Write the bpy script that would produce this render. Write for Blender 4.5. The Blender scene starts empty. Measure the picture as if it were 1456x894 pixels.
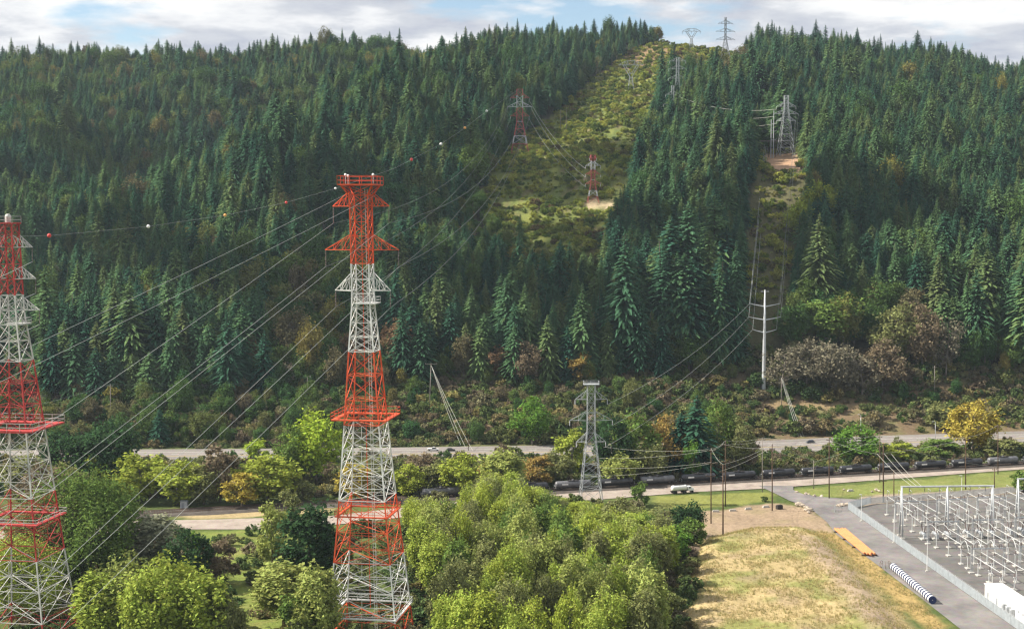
import bpy, math, random
import numpy as np
from mathutils import Vector, Matrix
R = math.radians
rng = np.random.default_rng(7)
random.seed(7)
S = bpy.context.scene
COL = S.collection

# ------------------------------------------------------------------ camera
F, CX, CY, CAMZ, YH = 2000.0, 728.0, 447.0, 121.0, 305.0
PITCH = math.atan((CY - YH) / F)
FW = np.array([0, math.cos(PITCH), -math.sin(PITCH)])
UP = np.array([0, math.sin(PITCH), math.cos(PITCH)])
RT = np.array([1.0, 0, 0])
CAMP = np.array([0, 0, CAMZ])
def ray(px, py): return F * FW + (px - CX) * RT + (CY - py) * UP
def at(px, py, Y):
    d = ray(px, py); return CAMP + d * (Y / d[1])
def G(px, py, z=0.0):
    d = ray(px, py); return CAMP + d * ((z - CAMZ) / d[2])
def proj(P):
    P = np.asarray(P, float) - CAMP
    d = P @ FW
    return CX + F * (P @ RT) / d, CY - F * (P @ UP) / d

cam_d = bpy.data.cameras.new('camera'); cam = bpy.data.objects.new('camera', cam_d); COL.objects.link(cam)
cam.location = CAMP; cam.rotation_euler = (math.pi / 2 - PITCH, 0, 0)
cam_d.sensor_width = 36; cam_d.lens = 36 * F / 1456; cam_d.clip_start = 1; cam_d.clip_end = 20000
S.camera = cam

# ------------------------------------------------------------------ light and sky
SUN_EL, SUN_A = R(41), R(-3)
SD = Vector((-math.cos(SUN_EL) * math.cos(SUN_A), -math.cos(SUN_EL) * math.sin(SUN_A), math.sin(SUN_EL)))
sl = bpy.data.lights.new('sun', 'SUN'); sl.energy = 5.0; sl.angle = R(0.6); sl.color = (1, .93, .82)
so = bpy.data.objects.new('sun', sl); COL.objects.link(so)
so.rotation_euler = SD.to_track_quat('Z', 'Y').to_euler()
_ONES = 'zeroth first second third fourth fifth sixth seventh eighth ninth tenth eleventh twelfth thirteenth fourteenth fifteenth sixteenth seventeenth eighteenth nineteenth twentieth'.split()
def nth(k): return _ONES[k] if k <= 20 else f'{k}' + ({1: 'st', 2: 'nd', 3: 'rd'}.get(k % 10, 'th'))
W = bpy.data.worlds.new('World'); S.world = W; W.use_nodes = True

class NT:
    def __init__(s, tree): s.t = tree; s.n = tree.nodes; s.l = tree.links
    def add(s, typ, **kw):
        n = s.n.new(typ)
        for k, v in kw.items():
            if k.startswith('i_'):
                key = k[2:]
                key = int(key) if key.isdigit() else key.replace('_', ' ')
                n.inputs[key].default_value = v
            else: setattr(n, k, v)
        return n
    def link(s, a, b): s.l.new(a, b)
    def ramp(s, stops, interp='LINEAR'):
        n = s.n.new('ShaderNodeValToRGB'); e = n.color_ramp.elements; n.color_ramp.interpolation = interp
        while len(e) < len(stops): e.new(0.5)
        for k, (p, c) in enumerate(stops):
            e[k].position = p
            if not hasattr(c, '__len__'): c = (c, c, c)
            e[k].color = (c[0], c[1], c[2], 1)
        return n
    def mix(s, fac, a, b, blend='MIX'):
        n = s.n.new('ShaderNodeMix'); n.data_type = 'RGBA'; n.blend_type = blend
        for sock, v in ((n.inputs['Factor'], fac), (n.inputs['A'], a), (n.inputs['B'], b)):
            if isinstance(v, bpy.types.NodeSocket): s.l.new(v, sock)
            elif hasattr(v, '__len__'): sock.default_value = (v[0], v[1], v[2], 1) if sock.type == 'RGBA' else v[0]
            else: sock.default_value = v if sock.type != 'RGBA' else (v, v, v, 1)
        return n.outputs['Result'] if not False else None
    def math(s, op, a, b=0.0):
        n = s.n.new('ShaderNodeMath'); n.operation = op
        for i, v in ((0, a), (1, b)):
            if isinstance(v, bpy.types.NodeSocket): s.l.new(v, n.inputs[i])
            else: n.inputs[i].default_value = v
        return n.outputs[0]
def mixout(n): return n
_mixcolor = NT.mix
def _mix(s, fac, a, b, blend='MIX'):
    n = s.n.new('ShaderNodeMix'); n.data_type = 'RGBA'; n.blend_type = blend
    fs, as_, bs, out = n.inputs[0], n.inputs[6], n.inputs[7], n.outputs[2]
    for sock, v in ((fs, fac), (as_, a), (bs, b)):
        if isinstance(v, bpy.types.NodeSocket): s.l.new(v, sock)
        elif hasattr(v, '__len__'): sock.default_value = (v[0], v[1], v[2], 1)
        elif sock.type == 'RGBA': sock.default_value = (v, v, v, 1)
        else: sock.default_value = v
    return out
NT.mix = _mix

def build_world():
    t = NT(W.node_tree); t.n.clear()
    out = t.add('ShaderNodeOutputWorld'); bg = t.add('ShaderNodeBackground'); bg.inputs['Strength'].default_value = 0.08
    sky = t.add('ShaderNodeTexSky', sky_type='NISHITA', sun_disc=False, sun_elevation=SUN_EL, sun_rotation=R(270) - SUN_A,
                altitude=100, air_density=1.0, dust_density=0.6, ozone_density=1.5)
    tc = t.add('ShaderNodeTexCoord')
    sep = t.add('ShaderNodeSeparateXYZ'); t.link(tc.outputs['Generated'], sep.inputs[0])
    # cloud deck: project the direction on a flat layer
    zc = t.math('ADD', t.math('MAXIMUM', sep.outputs[2], 0.0), 0.16)
    cx = t.math('DIVIDE', sep.outputs[0], zc); cy = t.math('DIVIDE', sep.outputs[1], zc)
    cmb = t.add('ShaderNodeCombineXYZ'); t.link(cx, cmb.inputs[0]); t.link(cy, cmb.inputs[1]); t.link(t.math('MULTIPLY', sep.outputs[2], 3.0), cmb.inputs[2])
    n1 = t.add('ShaderNodeTexNoise', i_Scale=1.15, i_Detail=9.0, i_Roughness=0.55); t.link(cmb.outputs[0], n1.inputs['Vector'])
    n2 = t.add('ShaderNodeTexNoise', i_Scale=2.6, i_Detail=8.0, i_Roughness=0.58)
    mp = t.add('ShaderNodeMapping'); mp.inputs['Location'].default_value = (3.1, 1.7, 0.4); t.link(cmb.outputs[0], mp.inputs['Vector']); t.link(mp.outputs[0], n2.inputs['Vector'])
    cover = t.ramp([(0.405, 0), (0.465, 1)]); t.link(n1.outputs['Fac'], cover.inputs[0])
    tone = t.ramp([(0.36, (3.6, 3.8, 4.4)), (0.46, (4.6, 4.75, 5.1)), (0.52, (5.9, 5.95, 6.1)), (0.60, (6.9, 6.9, 6.8))]); t.link(n2.outputs['Fac'], tone.inputs[0])
    t.link(t.mix(cover.outputs[0], sky.outputs[0], tone.outputs[0]), bg.inputs['Color'])
    t.link(bg.outputs[0], out.inputs[0])
build_world()
vs = S.view_settings
S.display_settings.display_device = 'sRGB'
vs.view_transform = 'Standard'; vs.look = 'None'; vs.gamma = 1; vs.use_curve_mapping = False; vs.exposure = 0.94
cy = S.cycles
cy.max_bounces = 5; cy.diffuse_bounces = 2; cy.glossy_bounces = 2; cy.transmission_bounces = 2; cy.volume_bounces = 0; cy.transparent_max_bounces = 12
cy.caustics_reflective = False; cy.caustics_refractive = False
cy.use_adaptive_sampling = True; cy.adaptive_threshold = 0.015
cy.use_denoising = True; cy.denoiser = 'OPENIMAGEDENOISE'; cy.denoising_input_passes = 'RGB_ALBEDO_NORMAL'; cy.denoising_prefilter = 'ACCURATE'
S.render.filter_size = 1.2 if hasattr(S.render, 'filter_size') else None
cy.filter_width = 1.35

# ------------------------------------------------------------------ tagging
def tag(o, label=None, cat=None, group=None, kind=None):
    if label: o['label'] = label
    if cat: o['category'] = cat
    if group: o['group'] = group
    if kind: o['kind'] = kind
    return o
def empty(name, loc, label=None, cat=None, group=None, rz=0.0):
    o = bpy.data.objects.new(name, None); COL.objects.link(o); o.location = loc; o.rotation_euler.z = rz
    o.empty_display_size = 1
    return tag(o, label, cat, group)
def copy_tree(o, parent=None):
    c = o.copy(); COL.objects.link(c); c.parent = parent
    for ch in list(o.children): copy_tree(ch, c)
    return c

class MB:
    """collects boxes, bars and tubes in one mesh"""
    def __init__(s): s.v = []; s.f = []; s.m = []
    def poly(s, pts, m=0):
        b = len(s.v); s.v += [tuple(p) for p in pts]; s.f.append(tuple(range(b, b + len(pts)))); s.m.append(m)
    def bar(s, p, q, r, m=0, n=4, r2=None, cap=True):
        p = Vector(p); q = Vector(q); d = q - p
        if d.length < 1e-6: return
        d.normalize()
        a = d.cross(Vector((0, 0, 1)) if abs(d.z) < .9 else Vector((0, 1, 0))).normalized(); c = d.cross(a)
        r2 = r if r2 is None else r2
        b = len(s.v)
        for (o, rr) in ((p, r), (q, r2)):
            for k in range(n):
                t = 2 * math.pi * (k + .5) / n
                s.v.append(tuple(o + a * (rr * math.cos(t)) + c * (rr * math.sin(t))))
        for k in range(n):
            k2 = (k + 1) % n
            s.f.append((b + k, b + k2, b + n + k2, b + n + k)); s.m.append(m)
        if cap:
            s.f.append(tuple(b + k for k in reversed(range(n)))); s.m.append(m)
            s.f.append(tuple(b + n + k for k in range(n))); s.m.append(m)
    def path(s, pts, r, m=0, n=4):
        pts = [Vector(p) for p in pts]; b = len(s.v); N = len(pts)
        for i, p in enumerate(pts):
            d = (pts[min(i + 1, N - 1)] - pts[max(i - 1, 0)]).normalized()
            a = d.cross(Vector((0, 0, 1)) if abs(d.z) < .95 else Vector((0, 1, 0))).normalized(); c = d.cross(a)
            rr = r[i] if hasattr(r, '__len__') else r
            for k in range(n):
                t = 2 * math.pi * (k + .5) / n
                s.v.append(tuple(p + a * (rr * math.cos(t)) + c * (rr * math.sin(t))))
        for i in range(N - 1):
            for k in range(n):
                k2 = (k + 1) % n
                s.f.append((b + i * n + k, b + i * n + k2, b + (i + 1) * n + k2, b + (i + 1) * n + k)); s.m.append(m)
        s.f.append(tuple(b + k for k in reversed(range(n)))); s.m.append(m)
        s.f.append(tuple(b + (N - 1) * n + k for k in range(n))); s.m.append(m)
    def box(s, c, size, m=0, rz=0.0, taper=1.0):
        cx, cy, cz = c; sx, sy, sz = size[0] / 2, size[1] / 2, size[2] / 2
        ca, sa = math.cos(rz), math.sin(rz); b = len(s.v)
        for (z, k) in ((-sz, 1.0), (sz, taper)):
            for (x, y) in ((-sx, -sy), (sx, -sy), (sx, sy), (-sx, sy)):
                x *= k; y *= k
                s.v.append((cx + x * ca - y * sa, cy + x * sa + y * ca, cz + z))
        for f in ((3, 2, 1, 0), (4, 5, 6, 7), (0, 1, 5, 4), (1, 2, 6, 5), (2, 3, 7, 6), (3, 0, 4, 7)):
            s.f.append(tuple(b + i for i in f)); s.m.append(m)
    def lathe(s, prof, o=(0, 0, 0), axis='z', n=12, m=0):
        b = len(s.v); N = len(prof)
        for (r, h) in prof:
            for k in range(n):
                t = 2 * math.pi * k / n; u, w = r * math.cos(t), r * math.sin(t)
                p = (u, w, h) if axis == 'z' else ((h, u, w) if axis == 'x' else (w, h, u))
                s.v.append((o[0] + p[0], o[1] + p[1], o[2] + p[2]))
        for i in range(N - 1):
            for k in range(n):
                k2 = (k + 1) % n
                s.f.append((b + i * n + k, b + i * n + k2, b + (i + 1) * n + k2, b + (i + 1) * n + k)); s.m.append(m)
        s.f.append(tuple(b + k for k in reversed(range(n)))); s.m.append(m)
        s.f.append(tuple(b + (N - 1) * n + k for k in range(n))); s.m.append(m)
    def mesh(s, name, mats, smooth=False):
        me = bpy.data.meshes.new(name); me.from_pydata(s.v, [], s.f)
        for m in (mats if isinstance(mats, (list, tuple)) else [mats]): me.materials.append(m)
        me.polygons.foreach_set('material_index', s.m)
        if smooth: me.polygons.foreach_set('use_smooth', [True] * len(s.f))
        me.update(); return me
    def build(s, name, mats, parent=None, smooth=False):
        o = bpy.data.objects.new(name, s.mesh(name, mats, smooth)); COL.objects.link(o); o.parent = parent
        return o

def np_mesh(name, V, Fq, mats, smooth=False):
    """V (n,3), Fq (m,k) -> mesh, fast"""
    me = bpy.data.meshes.new(name); k = Fq.shape[1]
    me.vertices.add(len(V)); me.vertices.foreach_set('co', np.asarray(V, np.float32).ravel())
    me.loops.add(Fq.size); me.loops.foreach_set('vertex_index', np.asarray(Fq, np.int32).ravel())
    me.polygons.add(len(Fq)); me.polygons.foreach_set('loop_start', np.arange(0, Fq.size, k, dtype=np.int32))
    me.polygons.foreach_set('loop_total', np.full(len(Fq), k, np.int32))
    for m in (mats if isinstance(mats, (list, tuple)) else [mats]): me.materials.append(m)
    if smooth: me.polygons.foreach_set('use_smooth', np.ones(len(Fq), bool))
    me.update(calc_edges=True); me.validate(); return me

# ------------------------------------------------------------------ materials
def mat(name, col, rough=.7, metal=0.0, noise=0.0, nscale=1.0, spec=.3, dirt=None):
    m = bpy.data.materials.new(name); m.use_nodes = True; t = NT(m.node_tree)
    b = t.n['Principled BSDF']; b.inputs['Roughness'].default_value = rough; b.inputs['Metallic'].default_value = metal
    b.inputs['Specular IOR Level'].default_value = spec
    c = (*col, 1)
    if noise:
        tc = t.add('ShaderNodeTexCoord'); nz = t.add('ShaderNodeTexNoise', i_Scale=nscale, i_Detail=6.0, i_Roughness=.65)
        t.link(tc.outputs['Object'], nz.inputs['Vector'])
        lo = dirt or tuple(x * (1 - noise) for x in col); hi = tuple(min(1, x * (1 + noise * .6)) for x in col)
        rp = t.ramp([(.32, lo), (.55, col), (.75, hi)]); t.link(nz.outputs['Fac'], rp.inputs[0])
        t.link(rp.outputs[0], b.inputs['Base Color'])
    else: b.inputs['Base Color'].default_value = c
    return m

def foliage(name, stops, use_obj_color=False, nscale=.25, trans=.25, jitter=.25):
    m = bpy.data.materials.new(name); m.use_nodes = True; t = NT(m.node_tree); t.n.clear()
    out = t.add('ShaderNodeOutputMaterial'); oi = t.add('ShaderNodeObjectInfo')
    geo = t.add('ShaderNodeNewGeometry'); tc = t.add('ShaderNodeTexCoord')
    if use_obj_color: base = oi.outputs['Color']
    else:
        rp = t.ramp(stops); t.link(oi.outputs['Random'], rp.inputs[0]); base = rp.outputs[0]
    nz = t.add('ShaderNodeTexNoise', i_Scale=nscale, i_Detail=3.0); t.link(tc.outputs['Object'], nz.inputs['Vector'])
    v = t.math('ADD', t.math('MULTIPLY', nz.outputs['Fac'], 1.1), t.math('MULTIPLY', geo.outputs['Random Per Island'], jitter * 2))
    v = t.math('ADD', v, .45 - jitter)
    hs = t.add('ShaderNodeHueSaturation'); t.link(base, hs.inputs['Color']); t.link(v, hs.inputs['Value'])
    # leaves shift a little between yellow and blue green
    t.link(t.math('ADD', t.math('MULTIPLY', geo.outputs['Random Per Island'], .03), .485), hs.inputs['Hue'])
    d = t.add('ShaderNodeBsdfDiffuse'); tr = t.add('ShaderNodeBsdfTranslucent'); ms = t.add('ShaderNodeMixShader'); ms.inputs[0].default_value = trans
    t.link(hs.outputs[0], d.inputs[0]); t.link(hs.outputs[0], tr.inputs[0])
    t.link(d.outputs[0], ms.inputs[1]); t.link(tr.outputs[0], ms.inputs[2]); t.link(ms.outputs[0], out.inputs[0])
    return m

M = {}
M['bark'] = mat('bark', (.10, .075, .055), .9, noise=.4, nscale=1.5)
M['palebark'] = mat('pale_bark', (.22, .19, .16), .9, noise=.4, nscale=1.5)
M['needles'] = foliage('needles', [(0, (.034, .10, .064)), (.35, (.060, .142, .076)), (.6, (.095, .185, .080)), (.85, (.15, .23, .085)), (1, (.14, .18, .07))], nscale=.2, trans=.24)
M['leaves'] = foliage('leaves', [], True, nscale=.3, trans=.3)
M['wildleaves'] = foliage('wild_leaves', [(0, (.045, .11, .042)), (.3, (.075, .14, .042)), (.6, (.12, .18, .048)), (.78, (.16, .18, .06)), (.88, (.15, .125, .075)), (.95, (.24, .22, .055)), (1, (.07, .12, .045))], nscale=.2, trans=.25)
M['brush'] = foliage('brush', [(0, (.07, .12, .045)), (.3, (.12, .16, .055)), (.55, (.19, .21, .075)), (.72, (.21, .19, .11)), (.88, (.165, .125, .085)), (1, (.30, .27, .09))], nscale=.4, trans=.25)

# ------------------------------------------------------------------ terrain
DR = np.array([742, 768, 820, 900, 1000, 1150, 1300, 1450, 1600, 1700, 1850, 2100], float)
TAB = {  # ground line in the picture for each distance (the first three columns are heights in metres)
 -400: [0, 7, 17, 470, 400, 310, 240, 190, 150, 132, 118, 150],
 0:    [0, 7, 17, 478, 405, 322, 255, 195, 150, 130, 111, 142],
 200:  [0, 7, 18, 458, 380, 302, 316, 242, 162, 135, 107, 140],
 300:  [0, 7, 18, 452, 365, 264, 292, 246, 162, 131, 105, 140],
 400:  [0, 7, 18, 447, 352, 224, 256, 246, 162, 126, 101, 138],
 480:  [0, 8, 18, 443, 348, 230, 168, 210, 164, 122, 94, 135],
 550:  [0, 8, 18, 438, 345, 238, 137, 190, 158, 118, 88, 132],
 640:  [0, 8, 18, 436, 338, 240, 158, 112, 116, 120, 110, 142],
 700:  [0, 8, 18, 435, 335, 245, 165, 120, 90, 84, 96, 142],
 850:  [0, 8, 18, 432, 310, 224, 170, 128, 92, 74, 90, 140],
 950:  [0, 6, 18, 440, 322, 232, 165, 120, 82, 67, 80, 132],
 1000: [0, 4, 17, 436, 312, 224, 156, 115, 85, 70, 82, 130],
 1060: [0, 2, 15, 430, 303, 214, 150, 116, 89, 80, 90, 132],
 1150: [0, 1, 15, 425, 298, 212, 155, 123, 98, 92, 106, 145],
 1300: [0, 0, 14, 432, 320, 232, 172, 137, 113, 117, 140, 180],
 1456: [0, 0, 10, 445, 338, 252, 192, 157, 141, 146, 165, 210],
 1900: [0, 0, 8, 465, 375, 305, 255, 232, 226, 232, 245, 280]}
PXC = np.array(sorted(TAB), float)
ZT = np.zeros((len(PXC), len(DR)))
for i, c in enumerate(PXC):
    row = TAB[int(c)]
    for j, D in enumerate(DR):
        ZT[i, j] = row[j] if j < 3 else at(CX, row[j], D)[2]
def cr(x, xs, T, axis_first):
    """nonuniform Catmull-Rom weights"""
    x = np.clip(x, xs[0], xs[-1] - 1e-6)
    k = np.clip(np.searchsorted(xs, x, 'right') - 1, 0, len(xs) - 2)
    return k, (x - xs[k]) / (xs[k + 1] - xs[k])
SL = np.zeros_like(ZT)
SL[:, 1:-1] = (ZT[:, 2:] - ZT[:, :-2]) / (DR[2:] - DR[:-2]); SL[:, 0] = 0
SL[:, -1] = (ZT[:, -1] - ZT[:, -2]) / (DR[-1] - DR[-2])
_noise_ph = rng.uniform(0, 6.28, (14, 2)); _noise_k = [(rng.normal(size=2)) for _ in range(14)]
def wob(x, y, L):
    s = 0
    for i in range(14):
        k = _noise_k[i] / np.linalg.norm(_noise_k[i]) * (2 * math.pi / (L * (.55 + .09 * i)))
        s = s + np.sin(k[0] * x + k[1] * y + _noise_ph[i, 0])
    return s / 5.0
def hill(X, Y):
    X = np.asarray(X, float); Y = np.asarray(Y, float)
    px = CX + F * X / np.maximum(Y, 300)
    kd, td = cr(Y, DR, None, 0); kp, tp = cr(px, PXC, None, 0)
    tp = tp * tp * (3 - 2 * tp)
    h = DR[kd + 1] - DR[kd]
    def along(i):
        a, b, sa, sb = ZT[i, kd], ZT[i, kd + 1], SL[i, kd] * h, SL[i, kd + 1] * h
        t = td; t2 = t * t; t3 = t2 * t
        return (2 * t3 - 3 * t2 + 1) * a + (t3 - 2 * t2 + t) * sa + (-2 * t3 + 3 * t2) * b + (t3 - t2) * sb
    z = along(kp) * (1 - tp) + along(kp + 1) * tp
    amp = np.clip((Y - 770) / 150, 0, 1)
    z = z + amp * (2.0 * wob(X, Y, 80) + np.clip((Y - 860) / 150, 0, 1) * 8.5 * wob(Y + 200, X, 210))
    return np.where(Y < 742, 0, np.where(Y > 2100, z - (Y - 2100) * .35, z))
def pip(px, py, poly):
    px = np.asarray(px, float); py = np.asarray(py, float); ins = np.zeros(px.shape, bool)
    n = len(poly)
    for i in range(n):
        x1, y1 = poly[i]; x2, y2 = poly[(i + 1) % n]
        c = ((y1 > py) != (y2 > py))
        with np.errstate(divide='ignore', invalid='ignore'):
            xx = (x2 - x1) * (py - y1) / (y2 - y1 if y2 != y1 else 1e-9) + x1
        ins ^= c & (px < xx)
    return ins
def plan(poly): return [tuple(G(x, y)[:2]) for x, y in poly]
MOUND = plan([(985, 770), (1060, 752), (1150, 752), (1190, 770), (1225, 810), (1270, 860), (1310, 910), (960, 940), (950, 850)])
def seg_d(X, Y, poly):
    """signed distance, positive inside"""
    X = np.asarray(X, float); Y = np.asarray(Y, float); d = np.full(X.shape, 1e9)
    for i in range(len(poly)):
        (x1, y1), (x2, y2) = poly[i], poly[(i + 1) % len(poly)]
        dx, dy = x2 - x1, y2 - y1; L = dx * dx + dy * dy + 1e-9
        t = np.clip(((X - x1) * dx + (Y - y1) * dy) / L, 0, 1)
        d = np.minimum(d, np.hypot(X - x1 - t * dx, Y - y1 - t * dy))
    return np.where(pip(X, Y, poly), d, -d)
HW_NEAR = [(-700, 668), (-200, 662), (0, 659.5), (200, 657), (480, 654), (700, 651.5), (900, 648.5), (1000, 646.5), (1100, 644), (1200, 641), (1456, 632), (1700, 621), (2100, 603)]
HW_FAR = [(-700, 644), (-200, 641), (0, 640), (200, 638.5), (480, 637), (700, 634), (900, 631), (1000, 628.5), (1100, 625.5), (1200, 621), (1456, 612.5), (1700, 602), (2100, 588)]
HIGHWAY = plan(HW_NEAR + HW_FAR[::-1])
def ground(X, Y):
    z = hill(X, Y)
    X = np.asarray(X, float); Y = np.asarray(Y, float)
    low = (Y < 742)
    hd = np.clip((-seg_d(X, Y, HIGHWAY) - 1) / 16, 0, 1); z = z * hd * hd * (3 - 2 * hd)
    z = z + np.where(low, -.22 + .10 * np.clip(wob(X, Y, 25), -1.2, 1.2), -.1)
    sd = seg_d(X, Y, MOUND)
    t = np.clip((sd + 2) / 14, 0, 1); t = t * t * (3 - 2 * t)
    z = z + t * (3.2 + .5 * wob(X, Y, 22))
    return z
def hit(px, py):
    """first point of the ground along the sight line"""
    D = np.arange(300, 2150, .8); d = ray(px, py); P = CAMP[None, :] + d[None, :] * (D / d[1])[:, None]
    k = np.where(ground(P[:, 0], P[:, 1]) >= P[:, 2])[0]
    return P[k[0]] if len(k) else at(px, py, 1700)
def gz(x, y): return float(ground(np.array([x]), np.array([y]))[0])
# ------------------------------------------------------------------ ground zones (what grows or lies there)
def bezel(x, lo, hi): return np.clip((x - lo) / (hi - lo), 0, 1)
ROW = [(1000, 62), (1062, 74), (1050, 100), (1010, 112), (975, 108), (955, 118), (940, 138), (930, 165), (921, 215), (905, 262), (888, 310), (872, 345), (850, 380), (800, 385), (740, 360), (690, 320), (684, 275), (706, 232), (752, 186), (796, 158), (826, 128), (848, 108), (900, 70), (950, 58)]
SHRUBBY = [(860, 330), (850, 400), (800, 420), (700, 400), (640, 345), (660, 290), (690, 260), (710, 300), (760, 350)]
LANE = [(1076, 216), (1146, 214), (1150, 262), (1142, 330), (1128, 430), (1120, 520), (1050, 520), (1056, 430), (1062, 330), (1070, 262)]
PAD = [(1082, 219), (1140, 219), (1136, 240), (1094, 242)]
PAD2 = [(822, 284), (872, 284), (876, 296), (836, 300)]
DIRT = plan([(985, 768), (1000, 728), (1090, 714), (1150, 722), (1178, 742), (1186, 762), (1150, 752), (1060, 752)])
GREEN = plan([(1118, 695), (1456, 668), (1700, 650), (1700, 678), (1456, 691), (1240, 704), (1150, 706)])
LAWN = plan([(930, 704), (1090, 699), (1105, 711), (985, 724), (940, 722)])
GRAVEL = plan([(1226, 704), (1456, 690), (1700, 676), (1700, 690), (1456, 700), (1236, 717), (1205, 722)])
RIM = plan([(1165, 752), (1196, 762), (1258, 806), (1310, 855), (1350, 900), (1330, 905), (1280, 862), (1225, 812), (1185, 776), (1150, 762)])
TANL = plan([(260, 731), (470, 721), (475, 728), (270, 737)])
TRACK = plan([(1128, 766), (1165, 774), (1215, 822), (1285, 900), (1235, 905), (1180, 830), (1140, 788)])
MEAD = plan([(270, 756), (480, 750), (480, 930), (330, 930), (320, 830)])
def zone_colors(X, Y, Z):
    n = len(X); C = np.zeros((n, 3)); C[:] = (.075, .105, .03)
    P = np.stack([X, Y, Z], 1) - CAMP; d = np.maximum(P @ FW, 1)
    px = CX + F * (P @ RT) / d; py = CY - F * (P @ UP) / d
    def lay(w, col): C[:] = C * (1 - w[:, None]) + np.array(col) * w[:, None]
    nz = wob(X, Y, 17); n2 = wob(Y * 1.1 + 40, X, 9)
    lay(bezel(nz, -.5, 1.2) * .6, (.13, .14, .045))
    jit = 1.5 * nz + .8 * n2
    def soft(poly, col, w=2.5): lay(np.clip((seg_d(X, Y, poly) + jit) / w + .5, 0, 1) * 1.0, col)
    soft(MEAD, (.16, .20, .045), 5); lay(((pip(X, Y, MEAD)) & (n2 > .3)) * .5, (.22, .19, .07))
    soft(LAWN, (.19, .20, .055)); soft(GREEN, (.165, .19, .055)); soft(GRAVEL, (.30, .24, .18), 1.5)
    lay(np.clip((seg_d(X, Y, GREEN) + 2) / 4, 0, 1) * bezel(n2, .1, 1) * .5, (.25, .22, .09))
    soft(DIRT, (.31, .23, .155)); lay(np.clip(seg_d(X, Y, DIRT) / 4, 0, 1) * bezel(nz, 0, 1.2) * .6, (.23, .19, .10))
    mw = np.clip((seg_d(X, Y, MOUND) + jit) / 3 + .5, 0, 1)
    lay(mw, (.40, .31, .155)); lay(mw * bezel(wob(X, Y, 30) + .5 * n2, -.1, .7) * .8, (.19, .215, .06)); lay(mw * bezel(-nz, .3, 1.1) * .6, (.32, .24, .15))
    soft(TRACK, (.34, .26, .175), 3.0)
    soft(RIM, (.34, .245, .10), 2.0)
    soft(TANL, (.36, .28, .15))
    up = bezel(Y, 728, 750) * (px > -1e9)
    lay(up, (.16, .115, .07)); lay(up * bezel(nz + n2 * .6, -.1, 1.0) * .7, (.14, .15, .055))
    bench = up * np.exp(-((py - (577 + .006 * (px - 1180))) / 5.0) ** 2) * (px > 1095) * (px < 1275); lay(bench * .9, (.27, .20, .11))
    bench2 = up * np.exp(-((py - (551 - .02 * (px - 900))) / 4.0) ** 2) * (px > 690) * (px < 1090); lay(bench2 * .7, (.16, .10, .07))
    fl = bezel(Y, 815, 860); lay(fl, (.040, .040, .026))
    hi = Y > 860
    row = (pip(px, py, ROW) & hi) * 1.0
    lay(row, (.11, .14, .04)); lay(row * bezel(nz + n2, -.3, 1), (.18, .195, .05)); lay(row * bezel(-nz, .2, 1.1) * .7, (.17, .11, .07))
    lay((pip(px, py, LANE) & hi) * .9, (.10, .095, .045))
    lay(row * (py < 105), (.23, .16, .085))
    lay((pip(px, py, PAD) & hi) * 1.0, (.42, .27, .17)); lay((pip(px, py, PAD2) & hi) * 1.0, (.40, .32, .20))
    # service tracks crossing the clearing
    for (a, b, w) in (((880, 131), (925, 136), 2.2), ((800, 252), (862, 262), 2.0), ((700, 600 - 0), (705, 640), 6)):
        t = np.clip((px - a[0]) / (b[0] - a[0]), 0, 1)
        lay(((np.abs(py - (a[1] + (b[1] - a[1]) * t)) < w) & (px > a[0]) & (px < b[0]) & (Y > 735)) * .8, (.36, .28, .18))
    return np.clip(C, 0, 1)

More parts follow.
